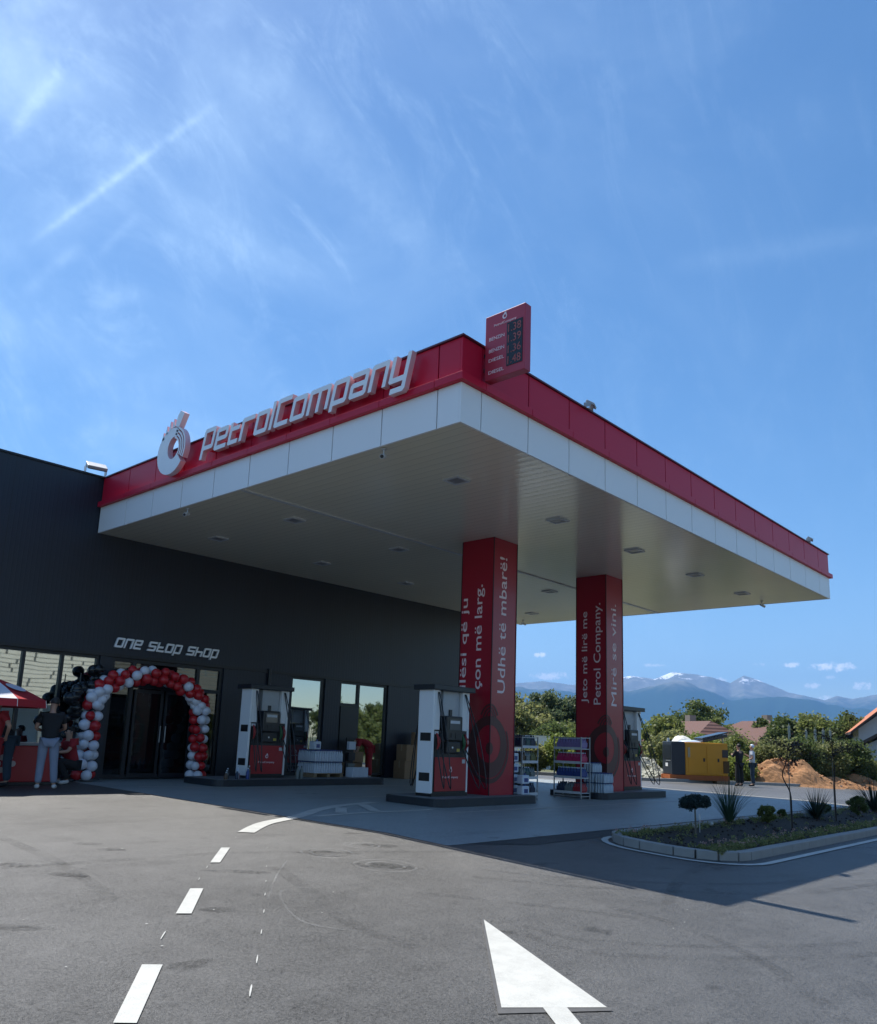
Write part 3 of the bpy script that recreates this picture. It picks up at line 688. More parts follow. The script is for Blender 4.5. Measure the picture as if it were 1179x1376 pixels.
# ------------------------------------------------------------------ columns
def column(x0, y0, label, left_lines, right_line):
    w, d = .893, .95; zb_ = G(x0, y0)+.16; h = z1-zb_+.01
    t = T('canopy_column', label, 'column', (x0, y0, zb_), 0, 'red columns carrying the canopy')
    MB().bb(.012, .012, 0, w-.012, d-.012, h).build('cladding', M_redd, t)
    e = .02; mb = MB()
    for a, b_ in ((0, 0), (w-e, 0), (0, d-e), (w-e, d-e)): mb.bb(a, b_, .0, a+e, b_+e, h-.002)
    mb.build('corner_trim', M('dark column trim', (.05, .008, .012), .4), t)
    for (s_, zz, yy, L, hh) in left_lines: text('slogan', s_, M_txt, t, (.012, d-yy, zz-zb_), (0, 0, 1), (0, 1, 0), L, hh, .003, bold=(0 if s_.startswith('M') else .005)) if 0 else text('slogan', s_, M_txt, t, (.012, yy, zz-zb_), (0, 0, 1), (0, 1, 0), L, hh, .003, bold=(0 if s_.startswith('M') else .005))
    s_, zz, xx_, L, hh = right_line
    text('slogan', s_, M_txt, t, (xx_, .012, zz-zb_), (0, 0, 1), (-1, 0, 0), L, hh, .003, bold=(0 if s_.startswith('M') else .005))
    # dark ring print wrapping the front corner
    MD = M('dark ring print', (.085, .022, .022), .4)
    mb = MB(); cz = 1.62-zb_
    def half(face, r0x, r0z, r1x, r1z, dz0=0, dz1=0, a0=-90, a1=90, off=.004):
        n = 16
        for k in range(n):
            A, B = R(a0+(a1-a0)*k/n), R(a0+(a1-a0)*(k+1)/n); q = []
            for (ang, rx, rz, dz_) in ((A, r1x, r1z, dz1), (B, r1x, r1z, dz1), (B, r0x, r0z, dz0), (A, r0x, r0z, dz0)):
                a = .022+max(0, rx*math.cos(ang)); c = cz+dz_+rz*math.sin(ang)
                q.append((a, .012-off, c) if face == 'r' else (.012-off, a, c))
            mb.add(q, [(0, 1, 2, 3)])
    for fc in ('r', 'l'):
        half(fc, .36, .40, .60, .66, .02, -.04); half(fc, .62, .68, .67, .76, -.04, -.06, -90, 30, .0055)
        for j in range(3): half(fc, .14+.1*j, .70+.07*j, .2+.1*j, .74+.07*j, .0, .0, 48, 90, .007+.001*j)
        half(fc, .0, .0, .10, .13, -.08, -.08)
    mb.build('ring_print', MD, t, recalc=False)
    return t
column(5.62, 3.765, 'red column nearest the camera lettered Udhë të mbarë on its right side',
       [('Cilësi që ju', 2.45, 4.64-3.765-.125, 2.45, .24), ('çon më larg.', 2.82, 4.17-3.765-.085, 2.37, .28)], ('Udhë të mbarë!', 2.75, .50, 3.1, .27))
column(10.512, 3.765, 'red column farther away lettered Mirë se vini on its right side',
       [('Jeto më lirë me', 2.8, .60, 2.48, .23), ('Petrol Company.', 2.76, .19, 2.73, .28)], ('Mirë se vini.', 2.74, .53, 2.76, .27))
# ------------------------------------------------------------------ pump islands and pumps
M_isl = M('dark painted island kerb', (.022, .026, .032), .55, 0, .3, 8, .2)
M_islt = M('island top', (.16, .17, .18), .7, 0, .2, 5, .2)
def island(x0, y0, x1, y1, label):
    g_ = G((x0+x1)/2, (y0+y1)/2); t = T('pump_island', label, 'pump island', ((x0+x1)/2, (y0+y1)/2, g_), 0, 'raised kerbed pump islands')
    a, b_ = (x1-x0)/2, (y1-y0)/2
    pl = rrect(-a, -b_, a, b_, .25, 5)
    MB().prism(pl, lambda u_, v_, d: (u_, v_, d), -.06, .155).build('kerb', M_isl, t, bevel=.012)
    pl = rrect(-a+.09, -b_+.09, a-.09, b_-.09, .18, 5)
    MB().prism(pl, lambda u_, v_, d: (u_, v_, d), .15, .162).build('top', M_islt, t)
    return g_+.162
Z1 = island(3.62, 3.38, 6.98, 5.0, 'dark kerbed island around the nearest red column')
Z2 = island(9.72, 3.38, 13.2, 5.1, 'dark kerbed island around the farther red column')
Z3 = island(2.3, 8.95, 7.7, 10.55, 'dark kerbed island in front of the shop wall')
def hose(mb, p0, p1, sag, out, r=.013):
    p0, p1 = Vector(p0), Vector(p1); low = min(p0.z, p1.z)-sag
    pts = [p0, p0*.75+p1*.25+Vector((0, out*.7, 0)), (p0+p1)/2+Vector((0, out, 0)), p1]
    pts[1].z = p0.z*.5+low*.5; pts[2].z = low
    mb.tube(smooth_curve(pts, 6), r, 6)
M_prd = M('pump red panel', (.38, .02, .025), .4)
def pump(loc, label, rotz=0):
    t = T('fuel_pump', label, 'fuel pump', loc, rotz, 'fuel pumps on the islands')
    MB().bb(-.56, -.22, 0, .56, .22, .07).build('plinth', M_black, t)
    MB().bb(-.51, -.205, .07, .51, .205, .84).build('cabinet', M_dark, t)
    for s_ in (-1, 1):
        MB().bb(-.48, s_*.207, .10, .50, s_*.222, .78).build('front_panel', M_prd, t, bevel=.004)
        text('brand_text', 'PetrolCompany', M_txt, t, (.24*s_, s_*.2225, .36), (-s_, 0, 0), (0, 0, 1), .48, .06)
        drop(MB(), (0, s_*.2225, .52), (-s_, 0, 0), (0, 0, 1), (0, s_, 0), .055).build('emblem', M_txt, t, recalc=False)
    MB().bb(-.51, -.19, .84, .51, .19, 1.32).build('nozzle_bay', M_black, t)
    hd = MB().bb(-.23, -.29, 1.12, .27, .29, 1.62).bb(-.20, -.27, .86, .24, .27, 1.10).build('display_head', M('display housing', (.018, .02, .024), .35), t, bevel=.02)
    for s_ in (-1, 1):
        MB().bb(-.15, s_*.292, 1.34, .19, s_*.298, 1.56).build('screen', M('pump screen', (.10, .11, .12), .15), hd)
        MB().bb(-.10, s_*.292, 1.18, -.02, s_*.30, 1.27).bb(.04, s_*.292, 1.16, .16, s_*.298, 1.28).build('keypad', M_dark, hd)
        MB().tube([(-.02, s_*.272, .98), (-.02, s_*.281, .98)], .022, 12).build('button', M_white, hd)
        MB().bb(-.13, s_*.298, 1.47, .17, s_*.3005, 1.53).build('price_strip', M_lgray, hd)
        MB().bb(.12, s_*.2705, .90, .21, s_*.274, .96).build('grade_sticker', M('yellow sticker', (.5, .38, .05), .5), hd)
        MB().bb(.36, s_*.2225, .66, .46, s_*.225, .74).build('warning_sticker', M_lgray, t)
        MB().bb(-.5, s_*.192, 1.24, -.38, s_*.1945, 1.3).build('number_plate', M_lgray, t)
    MB().bb(-.18, -.12, 1.63, .33, .12, 2.14).build('upper_panel', M('upper panel grey white', (.42, .44, .46), .4), t)
    MB().bb(.0, -.07, 1.63, .08, -.15, 1.76).build('card_reader', M_dark, t)
    for s_ in (-1, 1):
        MB().bb(s_*.522, -.205, .06, s_*.575, .205, 2.14).build('end_panel', M_white, t, bevel=.006)
        for q in (1.10, .30): MB().bb(s_*.5755, -.16, q, s_*.580, .13, q+.165).build('end_inset', M_black, t)
        MB().bb(s_*.36, -.2, 1.33, s_*.515, .2, 2.14).build('hose_mast', M_white, t, bevel=.006)
    MB().bb(-.66, -.30, 2.142, .66, .30, 2.25).build('cap', M('dark pump cap', (.012, .018, .026), .4), t, bevel=.012)
    cols = (M('nozzle red', (.35, .02, .02), .4), M('nozzle black', (.01, .01, .01), .4), M('nozzle green', (.03, .14, .05), .4))
    for s_ in (-1, 1):
        for k, x in enumerate((-.44, -.33, .36, .46)):
            o = MB().tube([(x, s_*.20, 1.26), (x, s_*.25, 1.16), (x, s_*.26, 1.02), (x, s_*.22, .93)], [.016, .024, .024, .014], 8).tube([(x, s_*.28, 1.18), (x, s_*.315, 1.1), (x, s_*.28, 1.0)], .008, 6).build('nozzle', cols[k % 3], t)
            mb = MB(); xm = -.44 if x < 0 else .44
            hose(mb, (xm+(x-xm)*.3, s_*.21, 2.1), (x, s_*.23, .95), .78, s_*(.22+.12*k), .0125); mb.build('hose', M_black, t)
    return t
pump((4.575, 4.18, Z1), 'white and red fuel pump beside the nearest red column')
pump((12.17, 4.18, Z2), 'fuel pump behind the farther red column, at the right end of its island')
pump((3.95, 9.65, Z3), 'fuel pump on the island by the shop wall near the balloon arch')
# ------------------------------------------------------------------ goods on display
def bottle_mb(mb, x, y, z_, r=.04, h=.26, n=8, mi=0, cap=1):
    mb.lathe([(r*.95, 0), (r, .02), (r, h*.62), (r*.45, h*.82), (r*.4, h*.9)], n, (x, y, z_), mi)
    mb.lathe([(r*.45, h*.9), (r*.45, h)], 6, (x, y, z_), cap)
def pack(name, label, loc, nx, ny, mat, capm, r=.04, h=.26, rotz=0, group=None, cat='bottle pack', wrap=True):
    mb = MB()
    for i in range(nx):
        for j in range(ny): bottle_mb(mb, (i-(nx-1)/2)*r*2.05, (j-(ny-1)/2)*r*2.05, 0, r, h)
    t = T(name, label, cat, loc, rotz, group)
    mb.build('bottles', [mat, capm], t)
    if wrap:
        a, b_ = nx*r*1.03, ny*r*1.03
        MB().bb(-a-.003, -b_-.003, .03, a+.003, -b_, h*.55).bb(-a-.003, b_, .03, a+.003, b_+.003, h*.55).bb(-a-.003, -b_, .03, -a, b_, h*.55).bb(a, -b_, .03, a+.003, b_, h*.55).build('wrapper', mat, t)
    return t
M_pk = {k: M('pack '+k, c, .35) for k, c in {'blue': (.02, .05, .22), 'pink': (.45, .015, .10), 'lilac': (.22, .16, .36), 'navy': (.015, .03, .07), 'brown': (.09, .05, .025), 'grey': (.16, .19, .19), 'white': (.55, .62, .72), 'black': (.02, .02, .025), 'clear': (.42, .50, .58), 'teal': (.03, .09, .10), 'red': (.35, .02, .03), 'olive': (.14, .14, .04)}.items()}
def rack(loc, rotz, label, w=.75, d=.42, h=1.5, lv=(.16, .52, .88, 1.22), colors=(), who=''):
    t = T('display_rack', label, 'display rack', loc, rotz, 'wire display racks between the islands')
    mb = MB()
    for a in (-w/2, w/2):
        for b_ in (-d/2, d/2): mb.bb(a-.012, b_-.012, 0, a+.012, b_+.012, h)
    for zz in (.06, h-.03):
        for b_ in (-d/2, d/2): mb.bb(-w/2+.012, b_-.008, zz, w/2-.012, b_+.008, zz+.02)
        for a in (-w/2, w/2): mb.bb(a-.008, -d/2+.012, zz, a+.008, d/2-.012, zz+.02)
    mb.build('frame', M_gray, t)
    for l_ in lv: MB().bb(-w/2+.013, -d/2+.0, l_-.02, w/2-.013, d/2, l_).bb(-w/2, -d/2-.015, l_-.03, w/2, -d/2-.003, l_+.03).build('shelf', M_lgray, t)
    Rm = Matrix.Rotation(rotz, 4, 'Z')
    for li, (l_, cs) in enumerate(zip(lv, colors)):
        for k, c in enumerate(cs):
            x = (k-(len(cs)-1)/2)*(w-.06)/len(cs); p = Rm@Vector((x, 0, l_+.002))
            nm = ('bottom', 'second', 'third', 'top')[li]; pos = ('left', 'middle', 'right')[k] if len(cs) == 3 else ('left', 'right')[k]
            pack('bottle_pack', '%s bottles in the %s pack of the %s shelf of %s' % (c, pos, nm, who), (loc[0]+p.x, loc[1]+p.y, loc[2]+p.z), 3, 4, M_pk[c], M_pk['white' if c in ('pink', 'blue', 'lilac', 'brown', 'teal') else 'navy'], .036, .24 if li < 3 else .26, rotz, 'bottle packs on '+who)
    return t
gz = G(9.2, 4)+.004
rack((9.27, 4.03, gz), R(-90), 'wire rack of pink, blue and lilac bottles beside the farther column island', .78, .4, 1.5, colors=(('navy', 'grey', 'red'), ('blue', 'blue', 'blue'), ('pink', 'pink', 'pink'), ('lilac', 'lilac', 'lilac')), who='the rack with pink bottles')
rack((7.32, 4.12, gz), R(0), 'wire rack of dark bottles partly behind the nearest red column', .62, .4, 1.45, colors=(('black', 'black', 'navy'), ('grey', 'teal', 'grey'), ('brown', 'grey', 'olive'), ('navy', 'teal', 'navy')), who='the rack with dark bottles')
def jug(name, label, loc, mat, rz=0, s=1.0, group=None):
    t = T(name, label, 'canister', loc, rz, group)
    MB().bb(-.15*s, -.11*s, 0, .15*s, .11*s, .24*s).build('body', mat, t, bevel=.03*s)
    MB().bb(-.08*s, -.1102*s-.002, .05*s, .08*s, -.1102*s, .16*s).build('sticker', M_pk['blue'], t)
    MB().lathe([(.03*s, .24*s), (.03*s, .29*s)], 10, (.06*s, 0, 0)).build('cap', M_pk['blue'], t)
for k in range(4): jug('canister', 'white canister, %s of the upright stack at the column base' % ('bottom', 'second', 'third', 'topmost')[k], (6.74, 3.98, Z1+.135*1.75*k), M_pk['white'], R(4*(k % 2)), .8, 'white canisters stacked at the nearest column')
for k in range(2): jug('canister', 'white canister, %s of the short stack at the island end' % ('lower', 'upper')[k], (6.74, 3.68, Z1+.236*k), M_pk['white'], R(-5), .8, 'white canisters stacked at the nearest column')
for l_ in range(3):
    for i in range(2 if l_ < 2 else 1):
        for j in range(2):
            pack('water_pack', 'clear wrapped bottles, %s %s pack of the %s layer beside the column' % (('left', 'right')[j], ('rear', 'front')[i], ('bottom', 'middle', 'top')[l_]), (9.98+.0*i+.22*j, 3.6+.33*(1-i)+.0, Z2+.245*l_), 3, 4, M_pk['clear'], M_pk['blue'], .037, .24, 0, 'shrink wrapped bottle packs on the farther island', wrap=False)
# pallet load on the wall side island
pal = T('wooden_pallet', 'wooden pallet under shrink wrapped water bottles on the wall side island', 'pallet', (6.02, 9.85, Z3))
mb = MB()
for k in range(5): mb.bb(-.5, -.38+.17*k, .085, .5, -.28+.17*k, .105)
for k in (-.45, 0, .45): mb.bb(k-.045, -.38, 0, k+.045, .40, .084)
mb.build('boards', M('pallet wood', (.28, .2, .12), .8), pal)
for l_ in range(2):
    for i in range(4):
        for j in range(3): pack('water_pack', 'pale blue water pack, %s layer, %s from left, %s row on pallet' % (('lower', 'upper')[l_], ('first', 'second', 'third', 'fourth')[i], ('front', 'middle', 'back')[j]), (5.65+.245*i, 9.6+.25*j, Z3+.107+.30*l_), 3, 3, M_pk['white'], M_pk['blue'], .039, .295, 0, 'water bottle packs on the pallet', wrap=False)
jug('canister', 'single white canister standing on top of the pallet load', (5.62, 9.62, Z3+.107+.6), M_pk['white'], .2, .9)
# loose oil bottles at the left end of the wall side island
cl_ = ('brown', 'grey', 'black', 'navy', 'white', 'red', 'blue', 'grey')
for k in range(9):
    mb = MB(); h_ = (.16, .2, .24, .2, .3, .18, .26, .22, .3)[k]; bottle_mb(mb, 0, 0, 0, .04, h_, 10)
    x = 2.62+.1*k+(.0 if k < 5 else .0); 
    o = mb.build('oil_bottle', [M_pk[cl_[k % 8]], M_pk['white']], None, loc=(x, 9.12+.12*(k % 3), Z3)); tag(o, '%s oil bottle, %s from the left end of the wall side island' % (cl_[k % 8], ('first', 'second', 'third', 'fourth', 'fifth', 'sixth', 'seventh', 'eighth', 'ninth')[k]), 'bottle', 'oil bottles at the end of the wall side island')
for k, x in enumerate((4.72, 4.84)):
    mb = MB(); bottle_mb(mb, 0, 0, 0, .045, .3, 10); tag(mb.build('oil_bottle', [M_pk['grey'], M_pk['black']], None, loc=(x, 9.15, Z3)), 'grey oil bottle right of the wall side pump, %s one' % ('left', 'right')[k], 'bottle')
# black stand and box pile next to the wall
t = T('display_stand', 'narrow black and white display stand by the wall between the windows', 'display stand', (7.22, 10.05, Z3))
MB().bb(-.16, -.12, 0, .16, .12, .05).build('base', M_black, t)
MB().bb(-.14, -.02, .05, .14, .02, 1.05).build('frame', M_black, t)
for k in range(3): MB().bb(-.12, -.12, .12+.3*k, .12, -.022, .34+.3*k).build('shelf_goods', M_pk[('grey', 'black', 'white')[k]], t)
tag(MB().bb(-.28, -.15, 0, .28, .15, .26).build('white_carton', M_pk['white'], None, .01, loc=(7.0, 9.45, Z3)), 'white carton at the right end of the wall side island', 'box')
gb = G(10.8, 11)+.006
for (x, y, z_, sx_, sy_, sz_, lb) in ((10.55, 11.05, 0, .6, .5, .55, 'bottom left cardboard box of the pile by the wall'), (11.2, 11.0, 0, .6, .5, .6, 'bottom right cardboard box of the pile by the wall'), (10.6, 11.05, .555, .55, .45, .5, 'upper left cardboard box of the pile by the wall'), (11.15, 11.0, .605, .5, .4, .85, 'tall cardboard box on the right of the pile by the wall')):
    o = MB().bb(-sx_/2, -sy_/2, 0, sx_/2, sy_/2, sz_).bb(-sx_/2-.001, -.03, sz_*.6, sx_/2+.001, .03, sz_+.002, 1).build('cardboard_box', [M_card, M('parcel tape', (.35, .27, .17), .4)], None, .006, loc=(x, y, gb+z_)); tag(o, lb, 'box', 'cardboard boxes piled by the shop wall')
# shelves inside the shop
for k, (x, dx) in enumerate(((-4.5, 1.6), (-1.6, 1.6), (1.0, 1.2), (3.0, 1.2), (6.6, 1.0))):
    t = T('shop_shelf', 'stocked shelf inside the shop, %s from the left behind the glass' % ('first', 'second', 'third', 'fourth', 'fifth')[k], 'shelf', (x, 15.2, .52), 0, 'stocked shelves inside the shop')
    mb = MB().bb(-dx/2, .2, 0, dx/2, .23, 1.7)
    for l_ in range(4): mb.bb(-dx/2, -.2, .1+.4*l_, dx/2, .2, .13+.4*l_)
    mb.build('frame', M_lgray, t)
    mbs = MB(); rr = random.Random(k)
    for l_ in range(4):
        x_ = -dx/2+.03
        while x_ < dx/2-.1:
            w__ = rr.uniform(.06, .14); mbs.bb(x_, -.17, .131+.4*l_, x_+w__-.008, .1, .131+.4*l_+rr.uniform(.15, .3), rr.randrange(5)); x_ += w__
    tag(mbs.build('goods', [M_pk['red'], M_pk['white'], M_pk['olive'], M_pk['blue'], M_card], t), kind='stuff')
# ------------------------------------------------------------------ vegetation
def leaf_mesh(name, clumps, per, size, seed, mat, parent=None, asp=.6, up=0.0, sd=.5):
    """many small leaf faces scattered in clumps [(x, y, z, r)]"""
    rs = np.random.RandomState(seed); C_ = np.array(clumps, float); n = len(C_)*per
    ctr = np.repeat(C_[:, :3], per, 0); rad = np.repeat(C_[:, 3], per)[:, None]
    p = ctr+rs.normal(0, sd, (n, 3))*rad*np.array([1, 1, .8])
    a = rs.normal(0, 1, (n, 3)); a[:, 2] += up; a /= np.linalg.norm(a, axis=1)[:, None]
    b = np.cross(a, rs.normal(0, 1, (n, 3))); b /= np.linalg.norm(b, axis=1)[:, None]+1e-9
    s = (size*rs.uniform(.6, 1.3, n))[:, None]
    V = np.stack([p-a*s*.5, p+b*s*asp*.5, p+a*s*.5, p-b*s*asp*.5], 1).reshape(-1, 3)
    me = bpy.data.meshes.new(name); me.vertices.add(n*4); me.vertices.foreach_set('co', V.ravel())
    me.loops.add(n*4); me.loops.foreach_set('vertex_index', np.arange(n*4)); me.polygons.add(n)
    me.polygons.foreach_set('loop_start', np.arange(0, n*4, 4)); me.polygons.foreach_set('loop_total', np.full(n, 4))
    me.materials.append(mat); me.update(calc_edges=True)
    o = bpy.data.objects.new(name, me); COL.objects.link(o); o.parent = parent
    return o
def crown_clumps(lobes, k, seed, r=(.35, .7)):
    rs = random.Random(seed); out = []
    for (x, y, z_, rx, ry, rz) in lobes:
        for _ in range(k):
            while True:
                v = Vector((rs.gauss(0, 1), rs.gauss(0, 1), rs.gauss(0, 1)))
                if v.length > .1: break
            v = v.normalized()*(rs.uniform(.35, 1)**.5)
            out.append((x+v.x*rx, y+v.y*ry, z_+v.z*rz, rs.uniform(*r)))
    return out
LG = {'mid': leafmat('mid green leaves', (.12, .15, .04), (.26, .29, .095), .55), 'dark': leafmat('dark green leaves', (.07, .105, .03), (.155, .19, .065), .55),
      'yell': leafmat('yellow green leaves', (.15, .20, .035), (.28, .32, .08), .5), 'olive': leafmat('olive leaves', (.15, .165, .06), (.31, .32, .13), .55), 'grey': leafmat('grey green leaves', (.08, .11, .055), (.18, .22, .10), .5)}
def tree(x, y, h, w, mat, label, seed, cat='tree', name='tree', k=26, per=230, leaf=.28, group=None, trunk=True, base=.28):
    h *= .88
    g_ = G(x, y)-.03; t = T(name, label, cat, (x, y, g_), 0, group); rs = random.Random(seed)
    cz = h*(.5+base/2); rz = h*(1-base)/2
    lobes = [(rs.uniform(-.25, .25)*w, rs.uniform(-.25, .25)*w, cz+rs.uniform(-.3, .35)*rz, w*rs.uniform(.28, .42), w*rs.uniform(.28, .42), rz*rs.uniform(.5, .75)) for _ in range(5)]
    lobes.append((0, 0, cz, w*.36, w*.36, rz*.95))
    cl = crown_clumps(lobes, k, seed, (w*.05+.15, w*.10+.2))
    leaf_mesh('crown', cl, per, leaf, seed, LG[mat], t)
    if trunk:
        mb = MB(); tr = .035*h+.02
        mb.tube([(0, 0, -.1), (.03*h, .0, h*.2), (.0, .02*h, h*.45), (.02*h, 0, h*.75)], [tr, tr*.8, tr*.55, tr*.2], 8)
        for i in range(6):
            c_ = cl[rs.randrange(len(cl))]; z0 = h*rs.uniform(.22, .5); mb.tube([(0.02*h, 0, z0), (c_[0]*.5, c_[1]*.5, (z0+c_[2])/2+.1), (c_[0], c_[1], c_[2])], [tr*.45, tr*.3, tr*.08], 6)
        mb.build('trunk', M_bark, t)
    return t
# ---- planting bed plants
def topiary(x, y):
    g_ = G(x, y)+.1; t = T('topiary_tree', 'small dark topiary with a flat clipped head on a thin pale stem', 'plant', (x, y, g_))
    leaf_mesh('crown', crown_clumps([(0, 0, .50, .21, .21, .10), (-.08, .06, .47, .14, .14, .09), (.1, -.06, .5, .14, .14, .09)], 26, 4, (.03, .05)), 130, .035, 5, leafmat('blue grey needles', (.012, .03, .03), (.035, .06, .055), .1), t)
    MB().tube([(0, 0, -.05), (.01, 0, .2), (0, 0, .42)], [.018, .015, .012], 8).tube([(0, 0, .38), (.1, -.05, .5)], .008, 6).tube([(0, 0, .38), (-.1, .05, .5)], .008, 6).build('trunk', M('pale stem', (.14, .12, .09), .8), t)
    return t
topiary(4.5, -1.38)
def spiky(x, y, n, L, spread, label, seed, mat, w=.012, droop=.25):
    g_ = G(x, y)+.1; t = T('spiky_plant', label, 'plant', (x, y, g_), 0, 'spiky plants in the planting bed'); rs = random.Random(seed); mb = MB()
    for i in range(n):
        a = rs.uniform(0, 2*math.pi); tilt = (rs.random()**.7)*spread; l_ = L*rs.uniform(.6, 1.05); d = Vector((math.cos(a), math.sin(a), 0)); s_ = Vector((-d.y, d.x, 0))
        pts = []
        for k in range(5):
            f = k/4; tt = tilt+droop*f*f*tilt*1.4; p = d*(math.sin(tt)*l_*f+.03)+Vector((0, 0, math.cos(tt)*l_*f)); wd = w*(1-f*.9)*(1 if k else .7)
            pts += [p-s_*wd, p+s_*wd]
        mb.add(pts, [(2*k, 2*k+1, 2*k+3, 2*k+2) for k in range(4)])
    mb.build('leaves', mat, t, recalc=False)
    MB().ball((0, 0, .02), (.06, .06, .06), 8, 6).build('root_crown', M_bark, t)
M_sp1 = leafmat('grass blades', (.02, .05, .03), (.05, .10, .06), .2); M_sp2 = leafmat('yucca blades', (.012, .03, .02), (.035, .06, .04), .1)
spiky(6.75, -1.0, 130, .98, .62, 'tall loose grassy plant with long arching blades, left of the round shrub', 1, M_sp1, .009, .3)
spiky(10.5, -1.35, 190, .68, 1.45, 'dense dark yucca with stiff radiating blades between the saplings', 2, M_sp2, .014, .1)
spiky(14.8, -1.4, 130, .98, 1.0, 'dark spiky plant at the right picture edge of the bed', 3, M_sp2, .016, .2)
spiky(16.4, -2.0, 120, .7, 1.3, 'small dark spiky plant low at the right picture edge', 4, M_sp2, .014, .2)
def shrub(x, y, r, label, seed, mat='dark', name='round_shrub'):
    g_ = G(x, y)+.1; t = T(name, label, 'shrub', (x, y, g_), 0, 'round shrubs in the planting bed')
    leaf_mesh('foliage', crown_clumps([(0, 0, r*.85, r*.8, r*.8, r*.75)], 70, seed, (r*.13, r*.2)), 80, .035, seed, LG[mat], t)
    mb = MB()
    for k in range(5): a = k*1.26; mb.tube([(0, 0, -.03), (math.cos(a)*r*.3, math.sin(a)*r*.3, r*.8)], [.012, .006], 5)
    mb.build('stems', M_bark, t)
shrub(7.95, -1.25, .2, 'round green shrub right of the tall grassy plant', 11, 'mid')
shrub(13.0, -1.5, .27, 'round dark shrub at the foot of the right sapling', 12)
shrub(11.9, -1.1, .15, 'small low dark shrub between yucca and right sapling', 13)
shrub(9.6, -.95, .1, 'tiny rounded shrub just behind the left sapling', 14)
def sapling(x, y, h, label, seed, bend):
    g_ = G(x, y)+.1; t = T('sapling_tree', label, 'tree', (x, y, g_), 0, 'young staked trees in the planting bed'); rs = random.Random(seed)
    mb = MB(); path = smooth_curve([(0, 0, -.05), (.01, 0, h*.2), (.02+bend*.2, -bend*.1, h*.4), (bend, -bend, h*.58), (bend*.3, -bend*.4, h*.74), (0, 0, h*.95)], 4)
    mb.tube(path, [.016-.009*i/len(path) for i in range(len(path))], 7)
    tips = []
    for i in range(14):
        a = rs.uniform(0, 6.28); z0 = h*rs.uniform(.66, .92); l_ = h*rs.uniform(.14, .30); p = Vector((math.cos(a)*l_, math.sin(a)*l_, z0+l_*.35)); mb.tube([(0, 0, z0), (p.x*.5, p.y*.5, z0+l_*.25), p], [.006, .004, .002], 5); tips += [(p.x, p.y, p.z, .09), (p.x*.6, p.y*.6, z0+l_*.25, .09)]
    mb.build('trunk', M('dark sapling bark', (.03, .022, .018), .8), t)
    MB().tube([(.05, .03, -.05), (.05, .03, h*.72)], .009, 6).build('stake', M('grey stake', (.2, .18, .15), .8), t)
    leaf_mesh('crown', tips+[(0, 0, h*.85, .12)], 15, .045, seed, leafmat('purple leaves', (.018, .012, .014), (.05, .035, .03), .15), t)
sapling(7.55, -1.85, 1.62, 'thin sapling with a bent trunk and sparse dark crown, the left one', 5, -.10)
sapling(10.6, -1.72, 1.86, 'thin straight sapling with sparse dark crown, the right one', 6, .02)
# ground cover: flowers and leaves along the bed edge
rs = random.Random(21); cl = []; fl = []
for k in range(1150):
    x = 2.8+18*(rs.random()**1.5); e = rs.random()
    y = -2.55+.35*rs.random() if e < .5 else (-.85-.3*rs.random() if e < .8 else rs.uniform(-2.5, -.9))
    if e >= .8 and rs.random() < .5: continue
    z_ = G(x, y)+.1; cl.append((x, y, z_+.022, .05))
    if rs.random() < .16: fl.append((x, y, z_+.085, .03))
tag(leaf_mesh('ground_cover', cl, 14, .035, 8, LG['olive'], up=.4), kind='stuff'); bpy.data.objects['ground_cover']['label'] = 'low leafy ground cover along the bed kerb'
tag(leaf_mesh('flowers', fl, 7, .026, 9, leafmat('cream and pink petals', (.5, .42, .3), (.45, .2, .22), .3), up=.4), kind='stuff'); bpy.data.objects['flowers']['label'] = 'small cream and pink flowers scattered in the planting bed'
mb = MB()
for k in range(320):
    x = rs.uniform(2.8, 18); y = rs.uniform(-2.5, -.85); s_ = rs.uniform(.01, .035); mb.ball((x, y, G(x, y)+.1+s_*.2), (s_, s_*rs.uniform(.6, 1), s_*.6), 6, 4)
tag(mb.build('soil_clods', M_soil), kind='stuff')
for k, (x, y, s_) in enumerate(((6.05, -.95, .05), (8.9, -1.0, .06), (13.2, -2.0, .06), (5.3, -1.0, .05))):
    o = MB().ball((0, 0, .02), (s_*1.4, s_, s_*.7), 8, 6, fn=lambda v: v*(1+.15*math.sin(v.x*90+v.y*60))).build('pale_stone', M('pale stone', (.4, .4, .38), .8), None, loc=(x, y, G(x, y)+.1)); tag(o, ('pale stone beside the tall grassy plant', 'pale stone behind the round green shrub', 'pale stone near the bed kerb on the right', 'pale stone right of the topiary stem')[k], 'stone')
t = T('plant_label', 'small white crooked plastic tag stuck beside the topiary', 'plant tag', (4.85, -1.30, G(4.85, -1.3)+.1), R(20))
MB().obox((0, 0, .22), .14, .006, .09, (0, R(18), 0)).build('card', M_white, t); MB().tube([(0, .005, -.03), (0, .005, .2)], .004, 5).build('peg', M_white, t)

